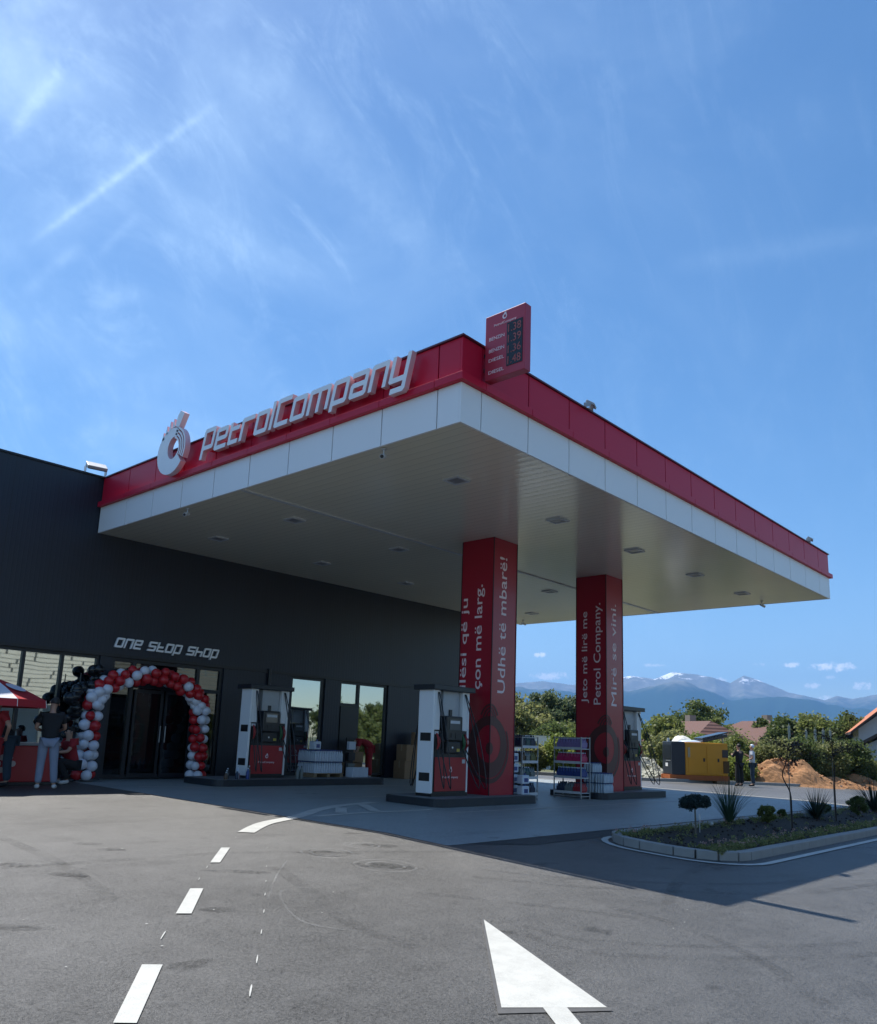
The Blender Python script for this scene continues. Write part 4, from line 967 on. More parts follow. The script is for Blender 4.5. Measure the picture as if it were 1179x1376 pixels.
# ------------------------------------------------------------------ background trees, bushes, houses
tree(47.2, 33.6, 6.6, 7.5, 'olive', 'broad pale green tree beyond the road, left one between the columns', 31, k=30, per=260, leaf=.3, group='trees beyond the road', base=.06)
tree(49.9, 31.4, 6.7, 6.0, 'grey', 'grey green tree half hidden by the farther red column', 32, k=26, per=240, leaf=.3, group='trees beyond the road', base=.06)
tree(44.4, 36.9, 6.5, 6.0, 'mid', 'mid green tree mostly hidden behind the nearest red column', 30, k=24, per=200, leaf=.3, group='trees beyond the road', base=.06)
tree(34.2, 21.6, 3.1, 2.9, 'dark', 'rounded dark bush above the white wall', 33, 'shrub', 'bush', 22, 260, .16, None, True, .02)
tree(37.5, 22.4, 3.4, 3.4, 'mid', 'mid green bush left of the farther column and behind the wall', 34, 'shrub', 'bush', 20, 240, .18, None, True, .02)
tree(24.9, 14.7, 2.0, 1.5, 'yell', 'tall yellow green weeds in front of the white wall', 35, 'shrub', 'weed_clump', 20, 200, .16, None, False, .0)
tree(25.9, 13.7, 2.15, 1.5, 'yell', 'yellow green weeds beside the farther column', 36, 'shrub', 'weed_clump', 18, 200, .16, None, False, .0)
tree(24.3, 15.9, 1.5, 1.3, 'olive', 'low straw coloured weeds at the left end of the white wall', 37, 'shrub', 'weed_clump', 14, 160, .15, None, False, .0)
BT = ((43.3, 18.6, 3.9, 3.4, 'mid', 'bright green bushy tree left of the generator'), (41.2, 17.2, 2.6, 2.4, 'olive', 'low bush directly behind the grey generator end'), (60.5, 24.6, 6.3, 4.6, 'dark', 'taller dark tree behind the left brown roof'),
      (57, 21.0, 4.6, 3.2, 'mid', 'mid green tree between the two brown roofs'), (62, 20.3, 4.6, 3.0, 'yell', 'yellow green treetop right of the tall dark tree'), (60, 18.2, 5.0, 1.6, 'dark', 'thin pointed conifer above the right brown roof'),
      (59.4, 16.7, 4.5, 1.7, 'dark', 'small treetop beside the pointed conifer'), (54.6, 14.6, 4.5, 3.2, 'dark', 'round dark tree right of the brown roofs'), (51.5, 11.4, 4.6, 3.6, 'mid', 'large bushy tree behind the fence posts'),
      (50.8, 9.2, 4.5, 3.4, 'dark', 'dark bushy tree left of the white house'), (56, 11.9, 4.0, 3.0, 'yell', 'pale treetop between the dark trees at right'), (43.4, 7.4, 2.7, 2.0, 'olive', 'olive bush against the white house corner'))
for k, (x, y, h, w, m_, lb) in enumerate(BT): tree(x, y, h+.3, w, m_, lb, 50+k, k=18, per=190, leaf=.24, group='trees behind the houses', base=.08 if w > 2 else .05)
HB = ((29.5, 9.9, 2.0, 2.2, 'yell', 'sunlit hedge bush just right of the generator hood'), (30.6, 8.5, 2.3, 2.4, 'mid', 'dense hedge bush behind the two standing people'), (31.5, 7.0, 2.2, 2.3, 'olive', 'hedge bush left of the clay heap top'), (32.5, 6.2, 2.3, 2.4, 'dark', 'dark hedge bush behind the clay heap'),
      (33.6, 5.4, 2.4, 2.3, 'olive', 'dusty hedge bush behind the left sapling'), (34.7, 4.8, 2.4, 2.3, 'dark', 'dark hedge bush behind the right sapling'), (35.4, 4.6, 1.5, 1.6, 'olive', 'low dusty hedge bush left of the shed'), (29.0, 8.0, .9, 1.8, 'yell', 'low bright weeds at the left foot of the clay heap'), (37.2, 3.1, 1.2, 2.4, 'mid', 'low green weeds right of the clay heaps'), (36.2, 4.4, 1.0, 2, 'yell', 'low bright weeds between the clay heaps'))
for k, (x, y, h, w, m_, lb) in enumerate(HB): tree(x, y, h+.35, w, m_, lb, 80+k, 'shrub', 'hedge_bush', 16, 220, .13, 'hedge bushes behind the clay heaps', False, .0)
tag(leaf_mesh('far_woodland', [(x+random.uniform(-8, 8), y+random.uniform(-8, 8), -1+random.uniform(0, 6), 2.4) for i in range(150) for x, y in [(120*math.sin(R(-30+i*1.05))+0, 120*math.cos(R(-30+i*1.05))-10)] for _ in range(2)], 110, .7, 99, LG['dark']), kind='stuff')
bpy.data.objects['far_woodland']['label'] = 'far off belt of woodland beyond the houses'
def house(name, label, loc, rz, w, d, h, rh, wall, roof, hip=0.0, over=.4, win=True, gable_dir='y'):
    """w along x, d along y, ridge along y"""
    t = T(name, label, 'house', loc, rz)
    mb = MB().bb(-w/2, -d/2, -1, w/2, d/2, h)
    if hip == 0:
        for y_ in (-d/2, d/2-.2): mb.prism([(-w/2, h), (w/2, h), (0, h+rh*(w/2)/(w/2+over))], lambda a, b_, q: (a, q, b_), y_+.001, y_+.199)
    mb.build('wall', wall, t)
    th = .16; W_ = w/2+over; D_ = d/2+over; hp = hip*d/2; z_ = h-rh*over/(w/2+over)
    V = [(-W_, -D_, z_), (W_, -D_, z_), (W_, D_, z_), (-W_, D_, z_), (0, -D_+hp, h+rh), (0, D_-hp, h+rh)]
    V2 = [(x, y, q+th) for x, y, q in V]
    mb = MB(); mb.add(V2, [(0, 3, 5, 4), (1, 4, 5, 2)]+([(0, 4, 1), (2, 5, 3)] if hip else [])); mb.add(V, [(0, 4, 5, 3), (1, 2, 5, 4)]+([(0, 1, 4), (2, 3, 5)] if hip else []), 1)
    A = V+V2
    ed = [(0, 3), (1, 2)]+([(0, 1), (2, 3)] if hip else [(0, 4), (4, 1), (2, 5), (5, 3)])
    for i, j in ed: mb.add([A[i], A[j], A[j+6], A[i+6]], [(0, 1, 2, 3)], 1)
    rf = mb.build('roof', [roof, M('dark verge', (.05, .035, .03), .7)], t)
    MB().bb(w*.15, d*.1, h+rh*.45, w*.15+.6, d*.1+.6, h+rh+.7).build('chimney', M('chimney render', (.3, .25, .2), .8), rf)
    if win:
        for s_, x_ in ((-1, -w/2), ):
            for k in range(3):
                f = MB().bb(x_-.03, -d/2+d*(k+.7)/3.4-.5, 1.1, x_-.002, -d/2+d*(k+.7)/3.4+.5, 2.2).build('window', M_white, t); MB().bb(x_-.04, -d/2+d*(k+.7)/3.4-.42, 1.18, x_-.031, -d/2+d*(k+.7)/3.4+.42, 2.12).build('pane', M('house glass', (.04, .05, .06), .1), f)
    return t
def tiles(name, c):
    m = M(name, c, .8, 0, .3, 3, 0); nt = m.node_tree; b = nt.nodes['Principled BSDF']; tc = nt.nodes.new('ShaderNodeTexCoord'); sx = nt.nodes.new('ShaderNodeSeparateXYZ'); nt.links.new(tc.outputs['Object'], sx.inputs[0])
    w = (N(nt, sx.outputs[1])*4)._m('FRACT'); w2 = (N(nt, sx.outputs[0])*3)._m('FRACT'); bp = nt.nodes.new('ShaderNodeBump'); bp.inputs['Distance'].default_value = .08; bp.inputs['Strength'].default_value = .8
    nt.links.new(((w-.5).ab()+w2*.6).k, bp.inputs['Height']); nt.links.new(bp.outputs[0], b.inputs['Normal']); return m
M_tb = tiles('brown roof tiles', (.13, .062, .048)); M_to = tiles('orange roof tiles', (.48, .17, .085))
M_wh = M('pale render', (.42, .43, .46), .85, 0, .08); M_wy = M('sand render', (.3, .22, .13), .85)
house('house', 'low house with a brown hipped roof behind the generator, the left one', (52.5, 21.3, -.2), R(-25), 7, 8.5, 2.2, 1.75, M_wy, M_tb, .45)
house('house', 'house with a wide brown hipped roof behind the standing people', (60.5, 18.0, -.2), R(-22), 7, 9.2, 2.7, 1.65, M_wy, M_tb, .5)
house('house', 'pale gabled house with an orange tiled roof at the right picture edge', (50.6, 4.3, -.3), R(-71), 8.6, 9, 3.6, 3.6, M_wh, M_to, 0, .45, False)
house('garden_shed', 'small pale shed with a red tiled roof in front of the gabled house', (39.0, 3.75, -.25), R(-92), 3.0, 3.4, 2.15, .85, M_wh, M_to, 0, .25, False)
tag(MB().bb(-3.6, -.1, -.6, 3.6, .1, 2.15).bb(-3.65, -.14, 2.152, 3.65, .14, 2.2).build('garden_wall', M('whitewashed wall', (.75, .75, .72), .8, 0, .08), None, loc=(32.0, 20.7, 0), rotz=R(-52)), 'sunlit white garden wall seen between the red columns', 'wall')
for k, (x, y, h, lb) in enumerate(((34.2, 7.25, 3.1, 'tallest concrete vine post, left of the clay heap top'), (34.4, 6.5, 2.9, 'concrete vine post, second from the left'), (34.5, 6.1, 2.95, 'concrete vine post, third from the left'), (34.6, 5.75, 2.95, 'concrete vine post, fourth from the left'), (36.2, 5.9, 3.0, 'thin grey vine post behind the bushy tree'))):
    t = T('vine_post', lb, 'post', (x, y, G(x, y)-.1), 0, 'concrete posts among the hedge'); MB().bb(-.05, -.05, -.2, .05, .05, h-.15).build('post', M('weathered concrete', (.33, .34, .3), .85), t, bevel=.01); MB().tube([(0, 0, h-.15), (0, 0, h-.02)], .012, 6).build('pin', M_gray, t)
# clay heaps
def heap(name, label, c, rx, ry, h, seed, rz=0, mat=None):
    rs = np.random.RandomState(seed); n = 46; mb = MB(); vs = []; ph = rs.uniform(0, 6.28, (14, 2)); fr_ = rs.uniform(2, 15, (14, 2))
    for j in range(n):
        for i in range(n):
            u_ = -1+2*i/(n-1); v_ = -1+2*j/(n-1); q = math.hypot(u_, v_); k = sum(math.sin(fr_[m][0]*u_+ph[m][0])*math.cos(fr_[m][1]*v_+ph[m][1])/(1+.25*fr_[m].mean()) for m in range(14))
            z_ = h*(max(0, 1-q**1.25)*(1+.16*k))+(.05*k+rs.uniform(-.035, .035))*min(1, max(0, (1.05-q)*5)); vs.append((u_*rx, v_*ry, z_ if q < 1.03 else -.08))
    mb.add(vs, [(j*n+i, j*n+i+1, (j+1)*n+i+1, (j+1)*n+i) for j in range(n-1) for i in range(n-1)])
    t = T(name, label, 'earth heap', (c[0], c[1], G(*c)-.06), R(rz), 'heaps of orange clay by the road' if mat is None else None)
    mb.build('heap_body', mat or M_dirt, t, recalc=False)
    cb = MB(); r2 = random.Random(seed)
    for k in range(110):
        u_ = r2.gauss(0, .42); v_ = r2.gauss(0, .42); q = math.hypot(u_, v_)
        if q > 1.1: continue
        s_ = r2.uniform(.03, .11); cb.ball((u_*rx, v_*ry, h*max(0, 1-q**1.25)+.02), (s_, s_*r2.uniform(.6, 1), s_*.7), 6, 4)
    tag(cb.build('clods', mat or M_dirt, t), kind='stuff')
heap('clay_heap', 'tallest heap of orange clay behind the far kerb', (30.3, 6.35), 1.25, 2.6, 1.25, 1, 20)
heap('clay_heap', 'low right hand heap of orange clay near the shed', (34.2, 4.5), 1.1, 2.4, .62, 2, 20)
heap('clay_heap', 'flat spread of orange clay between the two heaps', (32.3, 5.3), 1.0, 2.3, .5, 3, 20)
tag(MB().obox((0, 0, .1), .5, .35, .22, (0.1, .2, .3)).build('broken_slab', M('broken concrete', (.3, .22, .2), .9), None, .03, loc=(31.0, 5.0, G(31, 5)+.3)), 'grey brown broken slab lying on the clay heap', 'rubble')
# pale rubble and sheeting left of the generator
M_pale = M('pale rubble', (.46, .46, .38), .9, 0, .35, 3, .8, 14)
heap('rubble_heap', 'pale rubble heap left of the generator, seen past the farther pump', (25.4, 10.6), .9, 1.25, .95, 7, 10, M_pale)
heap('rubble_heap', 'low pale rubble heap at the generator corner', (24.2, 9.6), .6, .8, .42, 8, 10, M_pale)
o = MB().ball((0, 0, .2), (.55, .5, .34), 16, 10, fn=lambda v: Vector((v.x*(1+.2*math.sin(v.z*9+v.y*5)), v.y*(1+.15*math.sin(v.x*8)), v.z*(1+.2*math.sin(v.x*11+v.y*7))))).build('bulk_bag', M('pale tarpaulin', (.6, .6, .55), .7, 0, .15, 2, .6, 8), None, loc=(27.6, 9.9, G(27, 10)+1.35)); tag(o, 'pale bag heaped behind the top of the generator', 'bulk bag')
tag(MB().bb(-.7, -.6, 0, .7, .6, 1.2).build('stone_pile', M_pale, None, .08, loc=(27.6, 9.9, G(27, 10)-.03), rotz=.3), 'squared stone pile under the pale bag behind the generator', 'stone pile')
# ------------------------------------------------------------------ generator
ge = T('diesel_generator', 'yellow and dark grey diesel generator on an orange skid beside the road', 'generator', (24.6, 7.85, G(24.6, 7.85)), R(-43))
M_yel = M('yellow enamel', (.62, .27, .012), .45, 0, .1, 3); M_or = M('orange skid', (.38, .10, .02), .6, 0, .3, 6)
L_, W_, H_ = 2.4, 1.05, 1.66
# local x = length, -x end is dark grey, -y side faces the camera
mb = MB().bb(-.62, -W_/2, .30, L_/2, W_/2, H_-.03)
mb.build('body', M_yel, ge, bevel=.03)
MB().bb(-L_/2, -W_/2-.01, .30, -.625, W_/2+.01, H_-.02).build('radiator_housing', M('slate enamel', (.018, .024, .036), .5), ge, bevel=.03)
mb = MB()
for k in range(9): mb.bb(-L_/2-.02, -.44, .95+.065*k, -L_/2-.008, .44, .985+.065*k)
mb.build('louvres', M('louvre black', (.012, .014, .018), .5), ge)
MB().bb(-L_/2-.02, -.12, .62, -L_/2-.008, .14, .76).build('plate', M_white, ge)
MB().bb(-L_/2-.02, -.42, .84, -L_/2-.008, .1, .87).build('trim_line', M_gray, ge)
for x0, x1 in ((-.5, .25), (.29, .86)):
    d_ = MB().bb(x0, -W_/2-.018, .38, x1, -W_/2-.004, 1.5).build('side_door', M_yel, ge, bevel=.006)
    MB().bb(x1-.12, -W_/2-.035, .86, x1-.05, -W_/2-.019, 1.0).build('latch', M_black, d_)
MB().bb(-.52, -W_/2-.022, 1.02, -.42, -W_/2-.019, 1.42).build('side_lettering_panel', M('decal grey', (.35, .3, .2), .5), ge)
MB().bb(.95, -W_/2-.02, 1.05, 1.2, -W_/2-.005, 1.36).build('control_window', M_dark, ge)
MB().bb(.98, -W_/2-.02, .42, 1.24, -W_/2-.005, .9).build('vent', M('vent brown', (.10, .05, .01), .7), ge)  # plain dark brown vent panel
MB().bb(-L_/2-.08, -W_/2+.02, .10, L_/2+.05, -W_/2+.14, .30).bb(-L_/2-.08, W_/2-.14, .10, L_/2+.05, W_/2-.02, .30).bb(-L_/2-.07, -W_/2+.14, .14, -L_/2+.1, W_/2-.14, .29).bb(L_/2-.1, -W_/2+.14, .14, L_/2+.04, W_/2-.14, .29).bb(-.1, -W_/2+.14, .14, .1, W_/2-.14, .29).build('skid', M_or, ge)
MB().bb(-L_/2-.1, -W_/2, -.02, -L_/2+.5, W_/2, .098).bb(L_/2-.5, -W_/2, -.02, L_/2+.05, W_/2, .098).build('timber_bearers', M_card, ge)
MB().ball((-.2, 0, H_-.04), (.5, .38, .11), 16, 8).build('fuel_dome', M_pk['white'], ge)
MB().tube([(-1.1, .1, H_-.05), (-1.1, .1, H_+.12)], .05, 10).build('filler', M_white, ge)
MB().obox((.75, .1, H_+.28), 1.15, .95, .05, (0, R(-14), 0)).obox((.75, .1, H_+.16), 1.1, .9, .12, (0, R(-14), 0)).build('raised_hood', M('hood black', (.03, .035, .045), .25), ge, bevel=.01)
MB().tube([(.3, -.3, H_-.05), (.35, -.3, H_+.12)], .02, 6).tube([(1.1, -.3, H_-.05), (1.1, -.3, H_+.3)], .02, 6).build('hood_strut', M_gray, ge)

# ------------------------------------------------------------------ people
def person(label, loc, rz, J, shirt, pants, shoes, hair=M_hair, long_sleeve=False, s=1.0, dress=False, cap_=None, bulk=1.0):
    """J: joint overrides in a local frame, x right, y forward, z up"""
    P = dict(pelvis=(0, 0, .95), belly=(0, .01, 1.10), chest=(0, .0, 1.30), neck=(0, -.01, 1.47), head=(0, .01, 1.56), crown=(0, .0, 1.70),
             hipL=(-.09, 0, .90), kneeL=(-.10, .02, .50), ankL=(-.11, -.02, .09), toeL=(-.12, .15, .035),
             hipR=(.09, 0, .90), kneeR=(.10, .02, .50), ankR=(.11, -.02, .09), toeR=(.12, .15, .035),
             shL=(-.185, 0, 1.41), elL=(-.25, -.02, 1.13), wrL=(-.27, .05, .88), shR=(.185, 0, 1.41), elR=(.25, -.02, 1.13), wrR=(.27, .05, .88))
    P.update(J); P = {k: Vector(v)*s for k, v in P.items()}
    t = T('person', label, 'person', loc, rz)
    def skin(name, verts, edges, mat, sub=2):
        me = bpy.data.meshes.new(name); me.from_pydata([v[0] for v in verts], edges, []); me.materials.append(mat)
        o = bpy.data.objects.new(name, me); COL.objects.link(o); o.parent = t
        m = o.modifiers.new('skin', 'SKIN'); m.use_smooth_shade = True
        for i, v in enumerate(verts):
            r_ = v[1] if isinstance(v[1], tuple) else (v[1], v[1]); me.skin_vertices[0].data[i].radius = (r_[0]*s, r_[1]*s)
        me.skin_vertices[0].data[0].use_root = True
        m2 = o.modifiers.new('sub', 'SUBSURF'); m2.levels = sub; m2.render_levels = sub
        return o
    V = []; E_ = []; ix = {}
    def v(k, p, r, par=None):
        ix[k] = len(V); V.append((tuple(p), r))
        if par is not None: E_.append((ix[par], ix[k]))
    v('pelvis', P['pelvis'], (.13, .10)); v('belly', P['belly'], (.12, .09), 'pelvis'); v('chest', P['chest'], (.15, .10), 'belly'); v('neck', P['neck'], .052, 'chest')
    hd = (P['crown']-P['head'])
    v('jaw', P['head']+Vector((0, .01, 0))*s, (.062, .07), 'neck'); v('skull', P['head']+hd*.55, (.076, .09), 'jaw'); v('crown', P['crown'], (.05, .06), 'skull')
    for q in 'LR':
        v('hip'+q, P['hip'+q], .088, 'pelvis'); v('th'+q, (P['hip'+q]+P['knee'+q])/2, .078, 'hip'+q); v('knee'+q, P['knee'+q], .055, 'th'+q); v('ca'+q, P['knee'+q]*.65+P['ank'+q]*.35, .056, 'knee'+q); v('ank'+q, P['ank'+q], .036, 'ca'+q); v('toe'+q, P['toe'+q], (.04, .028), 'ank'+q)
        v('sh'+q, P['sh'+q], .058, 'chest'); v('el'+q, P['el'+q], .040, 'sh'+q); v('wr'+q, P['wr'+q], .026, 'el'+q)
        d = (P['wr'+q]-P['el'+q]).normalized(); sx_ = d.cross(Vector((0, 0, 1))); sx_ = sx_.normalized() if sx_.length > .1 else Vector((0, 1, 0)); pm = P['wr'+q]+d*.07*s
        v('palm'+q, pm, (.034, .018), 'wr'+q)
        up_ = sx_.cross(d).normalized()
        for k, (o_, l_) in enumerate(((-.027, .055), (-.009, .07), (.009, .075), (.027, .062))):
            b0 = pm+sx_*o_*s+d*.03*s; v('f%d%s' % (k, q), b0, .009, 'palm'+q); v('g%d%s' % (k, q), b0+(d*.6+up_*-.3)*l_*s, .007, 'f%d%s' % (k, q))
        v('thb'+q, pm+sx_*-.04*s+up_*-.015*s, .010, 'palm'+q); v('tht'+q, pm+sx_*-.055*s+d*.04*s+up_*-.02*s, .008, 'thb'+q)
    skin('body', V, E_, M_skin, 1)
    # clothing
    def chain(name, mat, specs, sub=2):
        VV = []; EE = []; I = {}
        for k, p, r_, par in specs:
            I[k] = len(VV); VV.append((tuple(p), r_))
            if par: EE.append((I[par], I[k]))
        return skin(name, VV, EE, mat, sub)
    b_ = bulk; sp = [('c', P['chest'], (.20*b_, .14*b_), None), ('b', P['belly'], (.155*b_, .115*b_), 'c'), ('p', P['pelvis']+(P['pelvis']-P['belly'])*.25, (.18*b_, .14*b_), 'b'), ('n0', P['neck']*.45+P['chest']*.55, (.165, .115), 'c'), ('n', P['neck'], .07, 'n0')]
    for q in 'LR':
        sp.append(('s'+q, P['sh'+q], .085, 'c')); sp.append(('e'+q, P['sh'+q]*.35+P['el'+q]*.65, .062, 's'+q))
        if long_sleeve: sp += [('f'+q, P['el'+q], .054, 'e'+q), ('w'+q, P['wr'+q], .036, 'f'+q)]
    chain('shirt', shirt, sp)
    sp = [('p', P['pelvis'], (.155, .115), None)]
    for q in 'LR':
        kw = .088 if not dress else .13; sp += [('h'+q, P['hip'+q], .105, 'p'), ('m'+q, (P['hip'+q]+P['knee'+q])/2, .095, 'h'+q), ('k'+q, P['knee'+q], kw*.9, 'm'+q), ('c'+q, (P['knee'+q]+P['ank'+q])/2, kw*.85, 'k'+q), ('a'+q, P['ank'+q]+Vector((0, 0, .02)), kw*.72, 'c'+q)]
    chain('trousers', pants, sp)
    for q in 'LR':
        chain('shoe', shoes, [('a', P['ank'+q]+Vector((0, -.035, -.02))*s, (.045, .05), None), ('m', (P['ank'+q]+P['toe'+q])/2+Vector((0, 0, -.01)), (.048, .045), 'a'), ('t', P['toe'+q]+Vector((0, .02, .005)), (.042, .032), 'm')], 1)
    hc = P['head']+hd*.60
    rot = Vector((0, 0, 1)).rotation_difference(hd.normalized())
    fw = rot@Vector((0, 1, 0)); rt = rot@Vector((1, 0, 0)); upv = hd.normalized()
    def hair_fn(vv):
        l_ = vv; return rot@l_+hc-fw*.014*s+upv*.022*s
    mb = MB(); mb.ball((0, 0, 0), (.083*s, .097*s, .092*s), 16, 12)
    keep = [f for f in mb.f if all(not (mb.v[i][1] > .045*s and mb.v[i][2] < .035*s) and mb.v[i][2] > -.055*s for i in f)]
    mb.f = keep; mb.m = [0]*len(keep); mb.sm = [True]*len(keep); mb.v = [tuple(hair_fn(Vector(q))) for q in mb.v]
    mb.build('hair' if cap_ is None else 'cap', cap_ or hair, t, recalc=False)
    MB().ball(tuple(hc+fw*.092*s-upv*.012*s), (.013*s, .02*s, .02*s), 8, 6).build('nose', M_skin, t)
    for sg_ in (-1, 1):
        MB().ball(tuple(hc+fw*.083*s+rt*.03*sg_*s+upv*.008*s), .009*s, 8, 6).build('eye', M('eye dark', (.02, .015, .012), .2), t)
        MB().ball(tuple(hc+rt*.083*sg_*s-upv*.01*s), (.012*s, .02*s, .03*s), 8, 6).build('ear', M_skin, t)
    MB().ball(tuple(hc+fw*.082*s-upv*.048*s), (.02*s, .006*s, .005*s), 8, 4).build('mouth', M('lip', (.3, .12, .1), .5), t)
    return t
M_bt = M('black cotton', (.012, .012, .015), .85, 0, .3, 10); M_wt = M('white cotton', (.60, .62, .66), .85, 0, .1, 10); M_rt = M('red cotton', (.30, .012, .018), .8, 0, .15, 10)
M_gj = M('grey blue cotton', (.22, .25, .33), .85, 0, .15, 8); M_dj = M('dark denim', (.03, .05, .075), .85, 0, .2, 12); M_shw = M('white trainers', (.55, .55, .55), .6)
person('man in black T-shirt and pale grey trousers seen from behind at the parasol edge', (-1.52, 9.02, G(-1.4, 9)+.004), R(-18), dict(elR=(.27, .10, 1.16), wrR=(.20, .32, 1.12), elL=(-.26, .03, 1.15), wrL=(-.12, .26, 1.10), kneeR=(.13, .0, .5), ankR=(.17, -.02, .09), toeR=(.22, .12, .035), crown=(.03, .02, 1.71)), M_bt, M_gj, M_shw)
person('person all in red with one hand on the hip at the left picture edge', (-2.5, 9.15, G(-2.3, 9.1)+.004), R(-60), dict(elR=(.38, -.06, 1.20), wrR=(.22, .08, 1.02), elL=(-.30, 0, 1.15)), M_rt, M_rt, M_shw, s=.97)
person('person in dark jeans and black top bending towards the red cooler', (-1.95, 9.75, G(-1.9, 9.7)+.004), R(65), dict(belly=(0, .12, 1.06), chest=(0, .30, 1.14), neck=(0, .46, 1.18), head=(0, .53, 1.22), crown=(0, .62, 1.33), shL=(-.18, .38, 1.12), shR=(.18, .38, 1.12), elL=(-.2, .5, .88), elR=(.2, .5, .88), wrL=(-.15, .66, .75), wrR=(.15, .66, .75)), M_bt, M_dj, M_bt)
person('person in a red T-shirt crouching beside the balloon arch', (-.5, 10.25, G(-.4, 10.2)+.004), R(95), dict(pelvis=(0, -.05, .42), belly=(0, .0, .56), chest=(0, .06, .76), neck=(0, .08, .92), head=(0, .1, 1.0), crown=(0, .1, 1.14), hipL=(-.1, -.02, .40), hipR=(.1, -.02, .40), kneeL=(-.14, .34, .48), kneeR=(.14, .34, .44), ankL=(-.13, .1, .09), ankR=(.13, .14, .09), toeL=(-.14, .27, .035), toeR=(.14, .31, .035), shL=(-.18, .07, .87), shR=(.18, .07, .87), elL=(-.22, .22, .68), elR=(.22, .22, .68), wrL=(-.14, .44, .66), wrR=(.14, .44, .66)), M_rt, M_bt, M_shw, bulk=1.1)
person('person in red clothes bending over at the open shop door', (8.75, 10.85, G(8.7, 10.8)+.006), R(62), dict(pelvis=(0, -.05, .92), belly=(0, .10, 1.08), chest=(0, .30, 1.14), neck=(0, .45, 1.08), head=(0, .52, 1.08), crown=(0, .62, 1.0), shL=(-.18, .36, 1.12), shR=(.18, .36, 1.12), elL=(-.2, .42, .84), elR=(.2, .42, .84), wrL=(-.16, .52, .66), wrR=(.16, .52, .66)), M_rt, M_rt, M_shw, bulk=1.1)
o = MB().bb(-.2, -.16, 0, .2, .16, .3).build('cardboard_box', M_card, None, .005, loc=(8.35, 10.98, G(8.3, 10.9)+.5), rotz=R(62)); tag(o, 'small cardboard box held by the person in red at the door', 'box')
o = MB().bb(-.28, -.2, 0, .28, .2, .48).build('cardboard_box', M_card, None, .005, loc=(8.3, 11.15, G(8.3, 10.9)+.012), rotz=R(2)); tag(o, 'cardboard box on the ground in the open doorway', 'box')
gp = G(23.5, 5.6)
person('person dressed all in black standing beside the yellow generator', (23.7, 5.62, gp+.004), R(-20), dict(elL=(-.2, .14, 1.2), wrL=(-.1, .26, 1.28), elR=(.2, .14, 1.2), wrR=(.1, .26, 1.3)), M_bt, M_bt, M_bt, long_sleeve=True, s=.93, dress=True)
person('person in a white shirt and blue jeans standing by the road kerb', (24.35, 5.35, gp+.004), R(15), dict(elL=(-.30, -.06, 1.18), wrL=(-.2, .12, 1.1), elR=(.28, .1, 1.2), wrR=(.1, .24, 1.3)), M_wt, M_dj, M_bt, s=.93, cap_=M_pk['white'])
# ------------------------------------------------------------------ parasol and cooler
pa = T('parasol', 'red and white promotional parasol by the shop windows at the left', 'parasol', (-2.60, 9.55, G(-2.4, 9.5)+.01), R(10))
r_, hz, rim, n = 1.08, 2.08, 1.66, 8
for nm, par_, mt in (('red_panels', 0, M('parasol red', (.42, .015, .025), .7)), ('white_panels', 1, M('parasol white', (.62, .62, .68), .7))):
    mb = MB()
    for k in range(n):
        if k % 2 != par_: continue
        a, b_ = 2*math.pi*k/n, 2*math.pi*(k+1)/n
        for j in range(5):
            f0, f1 = j/5, (j+1)/5; q = lambda a_, f: (r_*f*math.cos(a_), r_*f*math.sin(a_), hz-(hz-rim)*(f**1.35))
            mb.add([q(a, f0), q(a, f1), q(b_, f1), q(b_, f0)], [(0, 1, 2, 3)])
    mb.build(nm, mt, pa, recalc=False)
mb = MB()
for k in range(n):
    a, b_ = 2*math.pi*k/n, 2*math.pi*(k+1)/n; mb.add([(r_*math.cos(a), r_*math.sin(a), rim), (r_*math.cos(b_), r_*math.sin(b_), rim), (1.02*r_*math.cos(b_), 1.02*r_*math.sin(b_), rim-.14), (1.02*r_*math.cos(a), 1.02*r_*math.sin(a), rim-.14)], [(0, 1, 2, 3)])
mb.build('valance', M('parasol red', (.42, .015, .025), .7), pa, recalc=False)
mb = MB()
for k in range(n): a = 2*math.pi*k/n; mb.tube([(0, 0, hz-.02), (r_*.98*math.cos(a), r_*.98*math.sin(a), rim-.005)], .006, 5).tube([(r_*math.cos(a), r_*math.sin(a), rim+.003), (r_*1.02*math.cos(a), r_*1.02*math.sin(a), rim-.14)], .006, 5)
mb.build('ribs', M_white, pa)
MB().tube([(0, 0, 0), (0, 0, hz+.02)], .02, 10).build('pole', M_white, pa); MB().ball((0, 0, hz+.05), (.04, .04, .05), 8, 6).build('finial', M_white, pa)
MB().lathe([(.26, 0), (.24, .07), (.05, .09), (.04, .2)], 18).build('base', M_dark, pa)
for k in (4, 6): 
    a = 2*math.pi*(k+.5)/n; f = .62; rr_ = r_*f*math.cos(math.pi/n); zc = hz-(hz-rim)*(f**1.35)+.012; 
    mb = MB(); pts = [(rr_*math.cos(a)+(-math.sin(a))*.2*math.cos(w_)+math.cos(a)*.17*math.sin(w_), rr_*math.sin(a)+math.cos(a)*.2*math.cos(w_)+math.sin(a)*.17*math.sin(w_), zc-.42*.17*math.sin(w_)*1.0+.012) for w_ in [2*math.pi*i/16 for i in range(16)]]
    mb.add(pts, [tuple(range(16))]); mb.build('round_badge', M('badge white', (.6, .58, .66), .6), pa, recalc=False)
co = T('drinks_cooler', 'red drinks cooler counter with a white floral badge behind the man in black', 'cooler', (-1.5, 10.35, G(-1.2, 10.3)+.005), R(0))
